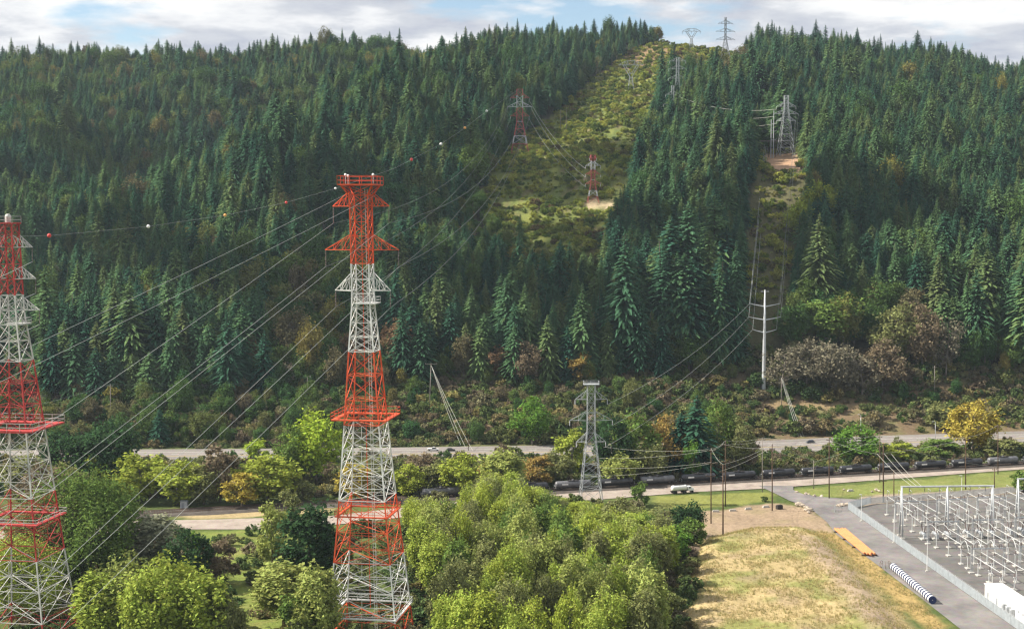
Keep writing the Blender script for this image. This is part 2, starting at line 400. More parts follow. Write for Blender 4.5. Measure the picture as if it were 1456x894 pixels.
def axis(segs):
    out = []
    for a, b, st in segs: out += list(np.arange(a, b, st))
    return np.array(out + [segs[-1][1]])
def mk_ground():
    xs = axis([(-2600, -1300, 100), (-1300, -340, 14), (-340, 30, 4), (30, 190, 2.2), (190, 400, 5), (400, 1300, 14), (1300, 2600, 100)])
    ys = axis([(-1500, 120, 90), (120, 380, 10), (380, 640, 2.4), (640, 840, 4), (840, 2120, 9), (2120, 3600, 120)])
    XX, YY = np.meshgrid(xs, ys); X = XX.ravel(); Y = YY.ravel()
    Z = ground(X, Y); nx, ny = len(xs), len(ys)
    i = np.arange(nx - 1)[None, :] + nx * np.arange(ny - 1)[:, None]; i = i.ravel()
    Fq = np.stack([i, i + 1, i + nx + 1, i + nx], 1)
    m = bpy.data.materials.new('ground'); m.use_nodes = True; t = NT(m.node_tree); b = t.n['Principled BSDF']
    b.inputs['Roughness'].default_value = .95; b.inputs['Specular IOR Level'].default_value = .1
    at_ = t.add('ShaderNodeVertexColor', layer_name='zone'); tc = t.add('ShaderNodeTexCoord')
    n1 = t.add('ShaderNodeTexNoise', i_Scale=.55, i_Detail=8.0, i_Roughness=.7); t.link(tc.outputs['Object'], n1.inputs['Vector'])
    n2 = t.add('ShaderNodeTexNoise', i_Scale=.06, i_Detail=5.0, i_Roughness=.6); t.link(tc.outputs['Object'], n2.inputs['Vector'])
    v = t.math('ADD', t.math('MULTIPLY', n1.outputs['Fac'], 1.3), t.math('MULTIPLY', n2.outputs['Fac'], .7)); 
    hs = t.add('ShaderNodeHueSaturation'); t.link(at_.outputs['Color'], hs.inputs['Color']); t.link(v, hs.inputs['Value'])
    t.link(hs.outputs[0], b.inputs['Base Color'])
    bp = t.add('ShaderNodeBump', i_Strength=.9, i_Distance=.6); t.link(n1.outputs['Fac'], bp.inputs['Height']); t.link(bp.outputs[0], b.inputs['Normal'])
    me = np_mesh('ground', np.stack([X, Y, Z], 1), Fq, m, True)
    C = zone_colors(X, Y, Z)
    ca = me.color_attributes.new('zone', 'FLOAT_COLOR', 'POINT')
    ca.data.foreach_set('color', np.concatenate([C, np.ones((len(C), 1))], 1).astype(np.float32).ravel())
    o = bpy.data.objects.new('ground', me); COL.objects.link(o); tag(o, kind='structure')
mk_ground()

# ------------------------------------------------------------------ plants: prototypes' meshes
def conifer_mesh(name, H, rad, seed, bare=.12, ragged=.25, open_=1.0):
    r = np.random.default_rng(seed); V = []; Q = []
    nw = int(H * 1.7)
    for w in range(nw):
        t = w / (nw - 1)                         # 0 bottom of the crown, 1 top
        z = H * (bare + (1 - bare) * t)
        R0 = rad * ((1 - t) ** (.62 + .12 * (seed % 4))) * (1 + .16 * math.sin(w * 1.7 + seed) * (t < .85)) * (1 - .35 * max(0, .25 - t) / .25) + .25
        nb = max(5, int((8 + 5 * (1 - t)) * open_))
        a0 = r.uniform(0, 6.28)
        for k in range(nb):
            a = a0 + 6.283 * k / nb + r.normal(0, .2); L = R0 * r.uniform(1 - ragged * 1.6, 1 + ragged)
            dr = L * r.uniform(.18, .42) * (1 - t * .7); ca, sa = math.cos(a), math.sin(a); zz = z + r.normal(0, .25)
            ns = 3 if L > 2 else 2
            wd = min(.55, .15 * L + .17) * r.uniform(.8, 1.2)
            for s in range(ns):                    # flat sprays along the branch, each drooping at the sides
                f0, f1 = s / ns, (s + 1) / ns + .08
                x0, x1 = L * f0, L * f1
                z0 = zz + .35 * L * .2 * math.sin(f0 * 3) - dr * f0 ** 1.6; z1 = zz + .35 * L * .2 * math.sin(min(f1, 1) * 3) - dr * f1 ** 1.6
                w0 = wd * (.35 + .65 * math.sin(3.14 * min(1, .25 + f0 * .7))); w1 = wd * (.15 if s == ns - 1 else .8)
                for sgn in (-1, 1):
                    b = len(V); dz = -.35 * w0 + r.normal(0, .08)
                    V += [(x0 * ca, x0 * sa, z0), (x1 * ca, x1 * sa, z1),
                          (x1 * ca - sgn * w1 * sa, x1 * sa + sgn * w1 * ca, z1 + dz * .8),
                          ((x0 + .3 * L / ns) * ca - sgn * w0 * sa, (x0 + .3 * L / ns) * sa + sgn * w0 * ca, z0 + dz)]
                    Q.append((b, b + 1, b + 2, b + 3))
    for k in range(5):                             # leader
        a = k * 1.256; b = len(V); V += [(0, 0, H + .5), (.22 * math.cos(a), .22 * math.sin(a), H - 1.5), (0, 0, H - 1.5), (0, 0, H)]; Q.append((b, b + 1, b + 2, b + 3))
    return np_mesh(name, np.array(V), np.array(Q), M['needles'])
def trunk_mesh(name, H, r0, material, limbs=(), seed=0):
    mb = MB(); r = random.Random(seed)
    pts = []; x = y = 0
    for i in range(7):
        t = i / 6; pts.append((x, y, H * t - (.8 if i == 0 else 0))); x += r.uniform(-.25, .25); y += r.uniform(-.25, .25)
    mb.path(pts, [r0 * (1 - .85 * i / 6) for i in range(7)], n=6)
    for (z, L, a, up) in limbs:
        k = min(5, int(z / H * 6)); p = Vector(pts[k]); p.z = z
        q = p + Vector((math.cos(a) * L * .5, math.sin(a) * L * .5, up * .4)); e = p + Vector((math.cos(a) * L, math.sin(a) * L, up))
        mb.path([p, q, e], [r0 * .45, r0 * .28, r0 * .08], n=5)
        for sg in (-1, 1):
            e2 = q + Vector((math.cos(a + sg * .8) * L * .45, math.sin(a + sg * .8) * L * .45, up * .5)); mb.path([q, e2], [r0 * .2, r0 * .05], n=4)
    return mb.mesh(name, material, True)
def crown_mesh(name, H, rad, seed, z0=.22, clumps=60, leaves=55, size=.42, plume=.0, rough=.25, material=None, gap=.0, cr_=(.14, .28)):
    """many leaf sized faces in clumps spread through an uneven crown"""
    r = np.random.default_rng(seed); cz = H * (z0 + 1) / 2; hz = H * (1 - z0) / 2
    cs = []
    lob = r.normal(size=(7, 3)); lob /= np.linalg.norm(lob, axis=1)[:, None]; la = r.uniform(-.3, .35, 7)
    while len(cs) < clumps:
        d = r.normal(size=3); d /= np.linalg.norm(d)
        rr = r.uniform(.35, 1) ** .5
        k = 1 + rough * 2 * float((la * np.maximum(0, lob @ d) ** 3).sum())
        p = d * rr * k
        p = np.array([p[0] * rad, p[1] * rad, cz + p[2] * hz])
        if p[2] < H * z0 * .7: continue
        cs.append((p, d))
    V = []; 
    for p, d in cs:
        n = int(leaves * r.uniform(.6, 1.4)); cw = rad * r.uniform(*cr_)
        o = r.normal(size=(n, 3)) * np.array([cw, cw, cw * (.75 + plume)]) * .62
        if plume: o[:, 2] += np.abs(r.normal(size=n)) * plume * cw
        c = p + o
        nrm = r.normal(size=(n, 3)) * .75 + d * .5 + np.array([0, 0, .55]); nrm /= np.linalg.norm(nrm, axis=1)[:, None]
        u = np.cross(nrm, r.normal(size=(n, 3))); u /= np.linalg.norm(u, axis=1)[:, None]; w = np.cross(nrm, u)
        s = size * r.uniform(.55, 1.35, n)[:, None]; wv = w * s * .62; uv = u * s
        V.append(np.stack([c - uv, c - wv * 1.0 + uv * .1, c + uv, c + wv + uv * .1], 1).reshape(-1, 3))
    V = np.concatenate(V); Q = np.arange(len(V)).reshape(-1, 4)
    return np_mesh(name, V, Q, material or M['leaves'])

CON = []
for i, (H, rad, bare, rag, op) in enumerate([(33, 7.2, .06, .30, 1.3), (37, 6.8, .12, .34, 1.2), (28, 7.0, .05, .32, 1.35), (40, 7.4, .20, .40, 1.15), (25, 6.0, .05, .30, 1.35), (34, 8.2, .10, .45, 1.15), (21, 5.4, .04, .30, 1.4), (31, 5.6, .08, .30, 1.3)]):
    CON.append((conifer_mesh('fir_crown', H, rad, 100 + i, bare, rag, op), trunk_mesh('fir_trunk', H * .97, .50, M['bark'], seed=i), H))
def limbs(n, H, L, seed):
    r = random.Random(seed); return [(H * r.uniform(.25, .7), L * r.uniform(.6, 1), r.uniform(0, 6.28), H * r.uniform(.1, .3)) for _ in range(n)]
BRO = []   # broadleaf kinds: (crown, trunk, height, radius)
for i, (H, rad, z0, cl, lv, sz, pl, rough) in enumerate([
        (20, 6.5, .16, 85, 62, .50, .5, .30), (23, 5.5, .18, 85, 62, .50, .9, .35), (16, 6.0, .12, 60, 70, .50, .2, .25),
        (19, 7.5, .14, 85, 65, .52, .3, .4), (14, 4.2, .10, 45, 65, .45, .4, .3), (24, 7.0, .15, 105, 64, .52, 1.1, .4), (13, 5.0, .08, 45, 70, .46, .1, .35)]):
    BRO.append((crown_mesh('broadleaf_crown', H, rad, 300 + i, z0, cl, lv, sz, pl, rough), trunk_mesh('broadleaf_trunk', H * .8, .36, M['palebark'], limbs(6, H, rad * .7, i), seed=20 + i), H, rad))
# sparse crown: bare twigs showing
BRO_BIG = (crown_mesh('broadleaf_crown', 28, 14, 377, .12, 300, 78, .44, 1.0, .8, cr_=(.08, .17)), trunk_mesh('broadleaf_trunk', 22, .6, M['palebark'], limbs(12, 28, 9, 5), seed=61), 28, 14)
SPARSE = (crown_mesh('thin_crown', 15, 5, 390, .15, 40, 26, .38, .4, .4), trunk_mesh('bare_trunk', 13, .3, M['palebark'], limbs(16, 15, 4.5, 77), seed=44), 15, 5)
BRO.append(SPARSE); BRO.append(BRO_BIG)
def add_plant(name, kind, mesh_crown, mesh_trunk, loc, sc, rz, label, cat, group, color=None):
    e = empty(name, loc, label, cat, group, rz); e.scale = sc
    for nm, me in (('trunk', mesh_trunk), ('crown', mesh_crown)):
        o = bpy.data.objects.new(nm, me); COL.objects.link(o); o.parent = e
        if color is not None: o.color = (*color, 1)
    return e
# ---- wild kinds used by the masses
def as_mat(me, m):
    c = me.copy(); c.materials.clear(); c.materials.append(m); return c
SHR = []
for i, (H, rad, cl, lv, sz) in enumerate([(3.0, 2.2, 16, 60, .30), (2.2, 2.6, 18, 55, .30), (4.0, 2.4, 20, 60, .34), (1.6, 1.5, 9, 55, .26)]):
    SHR.append(crown_mesh('shrub', H, rad, 500 + i, .0, cl, lv, sz, .2, .45, M['brush']))
# ------------------------------------------------------------------ masses: points with a small instancing tree
def mass(name, pts, variants, meshes, label=None, cat=None, over=None):
    """one object: POINTS (x,y,z,rot,sx,sz) carry copies of MESHES; variant picks which"""
    pts = np.asarray(pts, float)
    # source meshes live inside this very object: first the seeds, then the points
    me = bpy.data.meshes.new(name); n = len(pts)
    me.vertices.add(n); me.vertices.foreach_set('co', pts[:, :3].astype(np.float32).ravel())
    a = me.attributes.new('variant', 'INT', 'POINT'); a.data.foreach_set('value', np.asarray(variants, np.int32))
    a = me.attributes.new('turn', 'FLOAT_VECTOR', 'POINT'); a.data.foreach_set('vector', np.stack([np.zeros(n), np.zeros(n), pts[:, 3]], 1).astype(np.float32).ravel())
    a = me.attributes.new('size', 'FLOAT_VECTOR', 'POINT'); a.data.foreach_set('vector', np.stack([pts[:, 4], pts[:, 4], pts[:, 5]], 1).astype(np.float32).ravel())
    o = bpy.data.objects.new(name, me); COL.objects.link(o)
    g = bpy.data.node_groups.new(name + '_spread', 'GeometryNodeTree')
    g.interface.new_socket('Geometry', in_out='INPUT', socket_type='NodeSocketGeometry')
    g.interface.new_socket('Geometry', in_out='OUTPUT', socket_type='NodeSocketGeometry')
    gi = g.nodes.new('NodeGroupInput'); go = g.nodes.new('NodeGroupOutput'); J = g.nodes.new('GeometryNodeJoinGeometry')
    def attr(nm, typ):
        n_ = g.nodes.new('GeometryNodeInputNamedAttribute'); n_.data_type = typ; n_.inputs['Name'].default_value = nm
        return [s for s in n_.outputs if s.enabled and s.name == 'Attribute'][0]
    va, tu, si = attr('variant', 'INT'), attr('turn', 'FLOAT_VECTOR'), attr('size', 'FLOAT_VECTOR')
    for k, src in enumerate(meshes):
        cmp_ = g.nodes.new('FunctionNodeCompare'); cmp_.data_type = 'INT'; cmp_.operation = 'EQUAL'
        ins = [s for s in cmp_.inputs if s.enabled]
        g.links.new(va, ins[0]); ins[1].default_value = k
        ip = g.nodes.new('GeometryNodeInstanceOnPoints')
        g.links.new(gi.outputs[0], ip.inputs['Points']); g.links.new([s for s in cmp_.outputs if s.enabled][0], ip.inputs['Selection'])
        jj = g.nodes.new('GeometryNodeJoinGeometry')
        for ob in src:
            oi = g.nodes.new('GeometryNodeObjectInfo'); oi.transform_space = 'ORIGINAL'; oi.inputs['Object'].default_value = ob
            if 'As Instance' in oi.inputs: oi.inputs['As Instance'].default_value = False
            gg = oi.outputs['Geometry']
            if over and ob is src[0]:
                sm = g.nodes.new('GeometryNodeSetMaterial'); sm.inputs['Material'].default_value = over
                g.links.new(gg, sm.inputs['Geometry']); gg = sm.outputs[0]
            g.links.new(gg, jj.inputs[0])
        g.links.new(jj.outputs[0], ip.inputs['Instance'])
        g.links.new(tu, ip.inputs['Rotation']); g.links.new(si, ip.inputs['Scale'])
        g.links.new(ip.outputs[0], J.inputs[0])
    g.links.new(J.outputs[0], go.inputs[0])
    md = o.modifiers.new('spread', 'NODES'); md.node_group = g
    tag(o, label, cat, kind='stuff'); return o

# where the forest stands
def scatter(x0, x1, y0, y1, st, r):
    xs = np.arange(x0, x1, st); ys = np.arange(y0, y1, st)
    X, Y = np.meshgrid(xs, ys); X = X + r.uniform(-.48, .48, X.shape) * st; Y = Y + r.uniform(-.48, .48, Y.shape) * st
    return X.ravel(), Y.ravel()
X, Y = scatter(-1150, 1150, 800, 1960, 8.0, rng)
Z = ground(X, Y); d = (np.stack([X, Y, Z], 1) - CAMP)
dep = d @ FW; PX = CX + F * (d @ RT) / dep; PY = CY - F * (d @ UP) / dep
edge = np.interp(PX, [-100, 0, 150, 300, 430, 520, 620, 700, 800, 950, 1060, 1130, 1250, 1350, 1456, 1600], [590, 588, 590, 580, 560, 560, 548, 545, 542, 540, 520, 500, 500, 530, 545, 545])
nzA = wob(X, Y, 60); nzB = wob(Y + 300, X - 90, 130)
keep = (PX > -130) & (PX < 1590) & (PY < edge + 4 * nzA)
keep &= ~((PX > 955) & (PX < 1003) & (Y > 1480))
keep &= ~(pip(PX, PY, ROW) | pip(PX, PY, LANE))
thin = rng.random(len(X)) < np.where(Y > 1500, .93, .97); keep &= thin
X, Y, Z, PX, PY, nzA, nzB, edge = [a[keep] for a in (X, Y, Z, PX, PY, nzA, nzB, edge)]
u = rng.random(len(X))
# share of broadleaf trees: the far left top, the lower edge, near the clearing
pb = np.full(len(X), .10) + .3 * bezel(wob(X + 70, Y, 75), .75, 1.25)
pb += (.22 + .5 * bezel(nzB, .5, 1.2)) * (Y > 1330) * (PX < 640)
pb += .45 * np.exp(-((PX - 560) / 90) ** 2) * (Y > 1500)
pb += np.where((PX > 380) & (PX < 540) & (PY > 400), .75, 0) + np.where((PX > 1060) & (PX < 1330) & (PY > 452), .9, 0)
pb += .3 * bezel(PY - edge, -40, 0)
pb = np.where(pip(PX, PY, SHRUBBY), .97, pb)
isb = u < pb
hs = rng.normal(.84, .2, len(X)).clip(.4, 1.35) * (1 + .12 * np.clip(nzA, -1, 1)) * np.where(Y > 1550, 1.0, 1.05) * np.where(PY > edge - 60, 1.25, 1)
hs = np.where((PX > 880) & (PX < 1080) & (PY > 430), hs * 1.32, hs); hs = np.where((PX > 1370) & (PY > 440), hs * 1.3, hs); hs = np.where((PX > 50) & (PX < 270) & (PY > 500), hs * 1.15, hs)
hs = np.where((PX > 820) & (PX < 945) & (Y > 1480), hs * np.interp(PX, [820, 880, 945], [.85, .62, .6]), hs); bs_hi = (PX > 880) & (PX < 945) & (Y > 1480)
hs = np.where((PX > 930) & (PX < 1075) & (PY < 125), hs * .6, hs)
bs = rng.normal(1.0, .2, len(X)).clip(.6, 1.5)
bs = np.where(bs_hi, bs * .6, bs); bs = np.where(pip(PX, PY, SHRUBBY), bs * .62, bs)
wd = rng.normal(1.08, .17, len(X)).clip(.7, 1.5)
rot = rng.uniform(0, 6.28, len(X)); var = rng.integers(0, len(CON), len(X)); bvar = rng.integers(0, 8, len(X))

# ---- the nearest firs, each a tree of its own
ci = np.where(~isb)[0]; ci = ci[(PX[ci] > -10) & (PX[ci] < 1466)]
tree_h = np.array([CON[v][2] for v in var]) * hs
apparent = tree_h * F / Y
ci = ci[np.argsort(-(apparent[ci] - .05 * np.abs(0)))]
NEAR_FIR = set(ci[:292].tolist())
LAND = [(-50, 60, 'behind the cut-off lattice tower'), (60, 160, 'right of the cut-off tower'), (160, 290, 'below the far left marker balls'), (290, 420, 'left of the brown woods'),
        (420, 600, 'behind the tall red-white tower'), (600, 700, 'above the leaning guyed pole'), (700, 800, 'above the round green highway tree'), (800, 880, 'behind the grey platform tower'), (880, 980, 'right of the grey platform tower'),
        (980, 1075, 'just left of the steel monopole'), (1075, 1180, 'above the steel monopole'), (1180, 1300, 'above the greyish bare trees'), (1300, 1390, 'above the yellow highway tree'), (1390, 1500, 'right of the yellow highway tree')]
def where(px):
    for a, b, s in LAND:
        if a <= px < b: return s
    return 'on the forested hillside'
def row_of(i): return 'front row' if PY[i] > edge[i] - 22 else 'second row' if PY[i] > edge[i] - 48 else 'upper rows'
sets_ = {}
for i in sorted(NEAR_FIR, key=lambda q: PX[q]): sets_.setdefault((row_of(i), where(PX[i])), []).append(i)
def fir_label(i):
    h = tree_h[i]; look = 'very tall' if h > 46 else 'tall' if h > 38 else 'medium' if h > 30 else 'short'
    g = sets_[row_of(i), where(PX[i])]; return f'{look} fir, {nth(g.index(i) + 1)} from left in {row_of(i)} {where(PX[i])}'
for i in sorted(NEAR_FIR):
    c, tr, H = CON[var[i]]
    add_plant('fir_tree', 0, c, tr, (X[i], Y[i], Z[i]), (hs[i] * wd[i], hs[i] * wd[i], hs[i]), rot[i], fir_label(i), 'fir', 'firs along the lower edge of the forest')
# ---- the nearest wild broadleaf trees of the slope
bi = np.where(isb)[0]; bi = bi[(PX[bi] > -10) & (PX[bi] < 1466) & (Y[bi] < 1000)]
bi = bi[np.argsort(Y[bi])][:68]
NEAR_BRO = set(bi.tolist())
WILD = [((.07, .13, .04), 'green'), ((.11, .155, .045), 'olive green'), ((.17, .15, .08), 'dull olive brown'), ((.21, .135, .075), 'rusty brown'), ((.24, .21, .15), 'greyish half bare'), ((.075, .135, .04), 'deep green'), ((.27, .23, .07), 'yellowing')]
seen_ = {}
for i in sorted(NEAR_BRO, key=lambda q: PX[q]):
    p = [.3, .2, .14, .1, .08, .14, .04]
    if 1080 < PX[i] < 1350 and PY[i] > 450: p = [.08, .1, .27, .12, .36, .05, .02]
    if 380 < PX[i] < 540: p = [.15, .2, .3, .12, .15, .05, .03]
    col, nm = WILD[rng.choice(7, p=p)]
    b = BRO[7] if (nm.startswith('grey') and rng.random() < .7) else BRO[bvar[i] % 7]
    key_ = (nm, where(PX[i])); seen_[key_] = seen_.get(key_, 0) + 1
    hh = b[2] * bs[i]; look = 'large' if hh > 21 else 'small' if hh < 13 else 'round'
    add_plant('broadleaf_tree', 1, b[0], b[1], (X[i], Y[i], Z[i]), (bs[i] * wd[i], bs[i] * wd[i], bs[i]), rot[i],
              f'{look} {nm} tree, {nth(seen_[key_])} such from left {where(PX[i])}', 'tree', 'broadleaf trees among the firs', col)
# hidden nothing: the masses borrow the meshes of those very trees
def obj_with(me):
    for o in bpy.data.objects:
        if o.data is me: return o
csrc = [[obj_with(c[0]), obj_with(c[1])] for c in CON]
rest = np.array([i for i in np.where(~isb)[0] if i not in NEAR_FIR])
mass('conifer_forest', np.stack([X, Y, Z, rot, hs * wd, hs], 1)[rest], var[rest], csrc, 'dense dark green fir forest covering the hill up to its crest', 'forest')
rb = np.array([i for i in np.where(isb)[0] if i not in NEAR_BRO])
FOREST = (X, Y, Z, rot, bs, wd, bvar, rb)
# ------------------------------------------------------------------ roads, yard, railway: sheets on the ground
def noisy(name, a, b, c, sc=.5, rough=.9, stretch=None):
    m = bpy.data.materials.new(name); m.use_nodes = True; t = NT(m.node_tree); bs_ = t.n['Principled BSDF']; bs_.inputs['Roughness'].default_value = rough; bs_.inputs['Specular IOR Level'].default_value = .2
    tc = t.add('ShaderNodeTexCoord'); mp = t.add('ShaderNodeMapping'); t.link(tc.outputs['Object'], mp.inputs[0])
    if stretch: mp.inputs['Rotation'].default_value[2] = stretch[0]; mp.inputs['Scale'].default_value = (stretch[1], stretch[2], 1)
    n1 = t.add('ShaderNodeTexNoise', i_Scale=sc, i_Detail=9.0, i_Roughness=.7); t.link(mp.outputs[0], n1.inputs['Vector'])
    n2 = t.add('ShaderNodeTexNoise', i_Scale=sc * 9, i_Detail=3.0); t.link(tc.outputs['Object'], n2.inputs['Vector'])
    rp = t.ramp([(.33, a), (.5, b), (.68, c)]); t.link(n1.outputs['Fac'], rp.inputs[0])
    t.link(t.mix(.22, rp.outputs[0], n2.outputs['Color'], 'OVERLAY'), bs_.inputs['Base Color'])
    return m
M['road'] = noisy('asphalt', (.17, .155, .14), (.21, .19, .175), (.25, .225, .205), .06, stretch=(0, .25, 1))
M['yard'] = noisy('yard_gravel', (.088, .085, .082), (.135, .127, .12), (.185, .172, .158), .05)
M['lane'] = noisy('old_tarmac', (.125, .118, .116), (.185, .172, .165), (.25, .23, .215), .06)
M['gravel'] = noisy('gravel', (.24, .20, .165), (.31, .26, .22), (.38, .33, .28), .15)
M['ballast'] = noisy('ballast', (.055, .048, .042), (.085, .072, .062), (.12, .10, .085), .3)
M['paint'] = mat('road_paint', (.62, .60, .55), .8); M['ypaint'] = mat('yellow_paint', (.55, .40, .08), .8)
M['steel'] = mat('galvanised_steel', (.50, .52, .53), .5, .25, noise=.25, nscale=.8)
M['greysteel'] = mat('weathered_steel', (.33, .35, .37), .6, .2, noise=.3, nscale=.5)
M['concrete'] = mat('concrete', (.46, .44, .40), .9, noise=.25, nscale=.6)
M['rust'] = mat('rail_steel', (.16, .11, .085), .6, .4)
M['rock'] = mat('rock', (.44, .37, .29), .95, noise=.4, nscale=.8)
M['black'] = mat('tank_black', (.035, .036, .042), .36, noise=.5, nscale=.5, spec=.5)
M['tankgrey'] = mat('tank_grey', (.14, .14, .15), .45, noise=.4, nscale=.5, spec=.5)
M['under'] = mat('bogie_iron', (.035, .030, .028), .8, noise=.4, nscale=2)
M['white'] = mat('white_paint', (.72, .72, .70), .45, noise=.12, nscale=.7)
M['glass'] = mat('dark_glass', (.02, .025, .03), .12, spec=.7)
M['tyre'] = mat('tyre', (.02, .02, .02), .9)
M['navy'] = mat('navy_paint', (.022, .035, .11), .4)
M['carblue'] = mat('dark_blue_paint', (.02, .03, .06), .3, spec=.6)
M['wood'] = mat('pole_wood', (.105, .065, .042), .9, noise=.35, nscale=1.2)
M['palewood'] = mat('grey_pole_wood', (.25, .22, .19), .9, noise=.3, nscale=1.2)
M['orange'] = mat('orange_primer', (.62, .25, .10), .6, noise=.2, nscale=.5)
M['insul'] = mat('insulator', (.16, .13, .12), .3); M['wire'] = mat('aluminium_wire', (.42, .44, .42), .5, .3)
M['darkwire'] = mat('dark_wire', (.10, .11, .11), .6); M['palewire'] = mat('pale_wire', (.55, .55, .48), .5, .2)

def sheet(name, poly, z, m, kind='structure', sub=1):
    pts = [G(x, y, z) for x, y in poly]
    mb = MB(); mb.poly([(p[0], p[1], z) for p in pts]); o = mb.build(name, m); return tag(o, kind=kind)
def strip(name, A, B, z, m, kind='structure'):
    """ribbon between two picture lines that share their stations"""
    mb = MB()
    for k in range(len(A) - 1):
        mb.poly([tuple(G(*A[k], z)[:2]) + (z,), tuple(G(*A[k + 1], z)[:2]) + (z,), tuple(G(*B[k + 1], z)[:2]) + (z,), tuple(G(*B[k], z)[:2]) + (z,)])
    return tag(mb.build(name, m), kind=kind)
strip('highway', HW_NEAR, HW_FAR, .0, M['road'])
def lerp_line(t): return [(a[0], a[1] + (b[1] - a[1]) * t) for a, b in zip(HW_NEAR, HW_FAR)]
def dashes(mb, line, dash, gap, w, z):
    P = [np.array(G(x, y, z)[:2]) for x, y in line]
    seg = [np.linalg.norm(P[i + 1] - P[i]) for i in range(len(P) - 1)]; tot = sum(seg)
    def pt(s):
        for i, L in enumerate(seg):
            if s <= L or i == len(seg) - 1: return P[i] + (P[i + 1] - P[i]) * (s / L), (P[i + 1] - P[i]) / L
            s -= L
    s = 0
    while s + dash < tot:
        a, d0 = pt(s); b, _ = pt(s + dash); n = np.array([-d0[1], d0[0]]) * w / 2
        mb.poly([(*(a - n), z), (*(b - n), z), (*(b + n), z), (*(a + n), z)]); s += dash + gap
lm = MB()
for t_ in (.20, .76): dashes(lm, lerp_line(t_), 20, 0, .35, .02)
for t_ in (.34, .62): dashes(lm, lerp_line(t_), 4, 9, .3, .02)
tag(lm.build('lane_marking', M['paint']), kind='structure')
lm = MB(); dashes(lm, lerp_line(.47), 20, 0, .5, .02); tag(lm.build('centre_marking', M['ypaint']), kind='structure')
ACC_T = [(520, 727), (620, 716), (740, 706), (860, 697), (960, 688), (1100, 682), (1280, 671), (1456, 659), (1650, 645), (2000, 622)]
ACC_B = [(520, 741), (620, 729), (740, 719), (860, 709), (985, 699), (1090, 694), (1300, 678), (1456, 666.5), (1650, 653), (2000, 631)]
strip('access_road', ACC_T, ACC_B, .03, M['gravel'])
LANE_P = [(1078, 690), (1128, 690.5), (1128, 696), (1142, 702), (1168, 706), (1240, 711), (1218, 722), (1206, 724), (1300, 790), (1400, 862), (1475, 915), (1400, 925), (1365, 893), (1310, 850), (1248, 803), (1190, 760), (1176, 742), (1152, 722), (1122, 711), (1100, 700)]
sheet('service_lane', LANE_P, .05, M['lane'])
YARD_P = [(1206, 724), (1240, 716.5), (1456, 700), (1700, 681), (2000, 720), (2000, 930), (1490, 925), (1475, 915), (1400, 862), (1300, 790)]
sheet('yard', YARD_P, .075, M['yard'])
strip('gravel_road', [(-200, 772), (60, 750), (200, 740), (300, 738), (470, 733), (522, 727)], [(-200, 790), (60, 768), (200, 752), (370, 752), (480, 745), (522, 741)], .0, M['gravel'])
strip('rail_bed_side', [(-100, 745), (180, 727), (300, 722), (475, 716)], [(-100, 752), (180, 734), (300, 729), (475, 721)], -.02, M['lane'])

# railway
T0 = np.array(G(930, 688.5, .5)[:2]); T1 = np.array(G(1440, 659.5, .5)[:2]); TD = (T1 - T0) / np.linalg.norm(T1 - T0); TN = np.array([-TD[1], TD[0]])
TA = math.atan2(TD[1], TD[0])
def trk(s, off=0.0): return T0 + TD * s + TN * off
bb = MB()
for off0, off1, z0, z1 in ((-6.5, -4.5, -.3, .38), (-4.5, 7, .38, .38), (7, 9.5, .38, -.3)):
    bb.poly([(*trk(-420, off0), z0), (*trk(500, off0), z0), (*trk(500, off1), z1), (*trk(-420, off1), z1)])
tag(bb.build('rail_bed', M['ballast']), kind='structure')
sl_ = MB()
for k in range(-400, 500, 1):
    for o_ in (0, 4.6): c = trk(k * 1.0, o_); sl_.box((c[0], c[1], .42), (.28, 2.6, .2), 0, TA)
tag(sl_.build('sleepers', M['wood']), kind='structure')
rl = MB()
for o_ in (-.75, .75, 3.85, 5.35):
    a, b = trk(-420, o_), trk(500, o_); rl.bar((*a, .60), (*b, .60), .09)
tag(rl.build('rails', M['rust']), kind='structure')

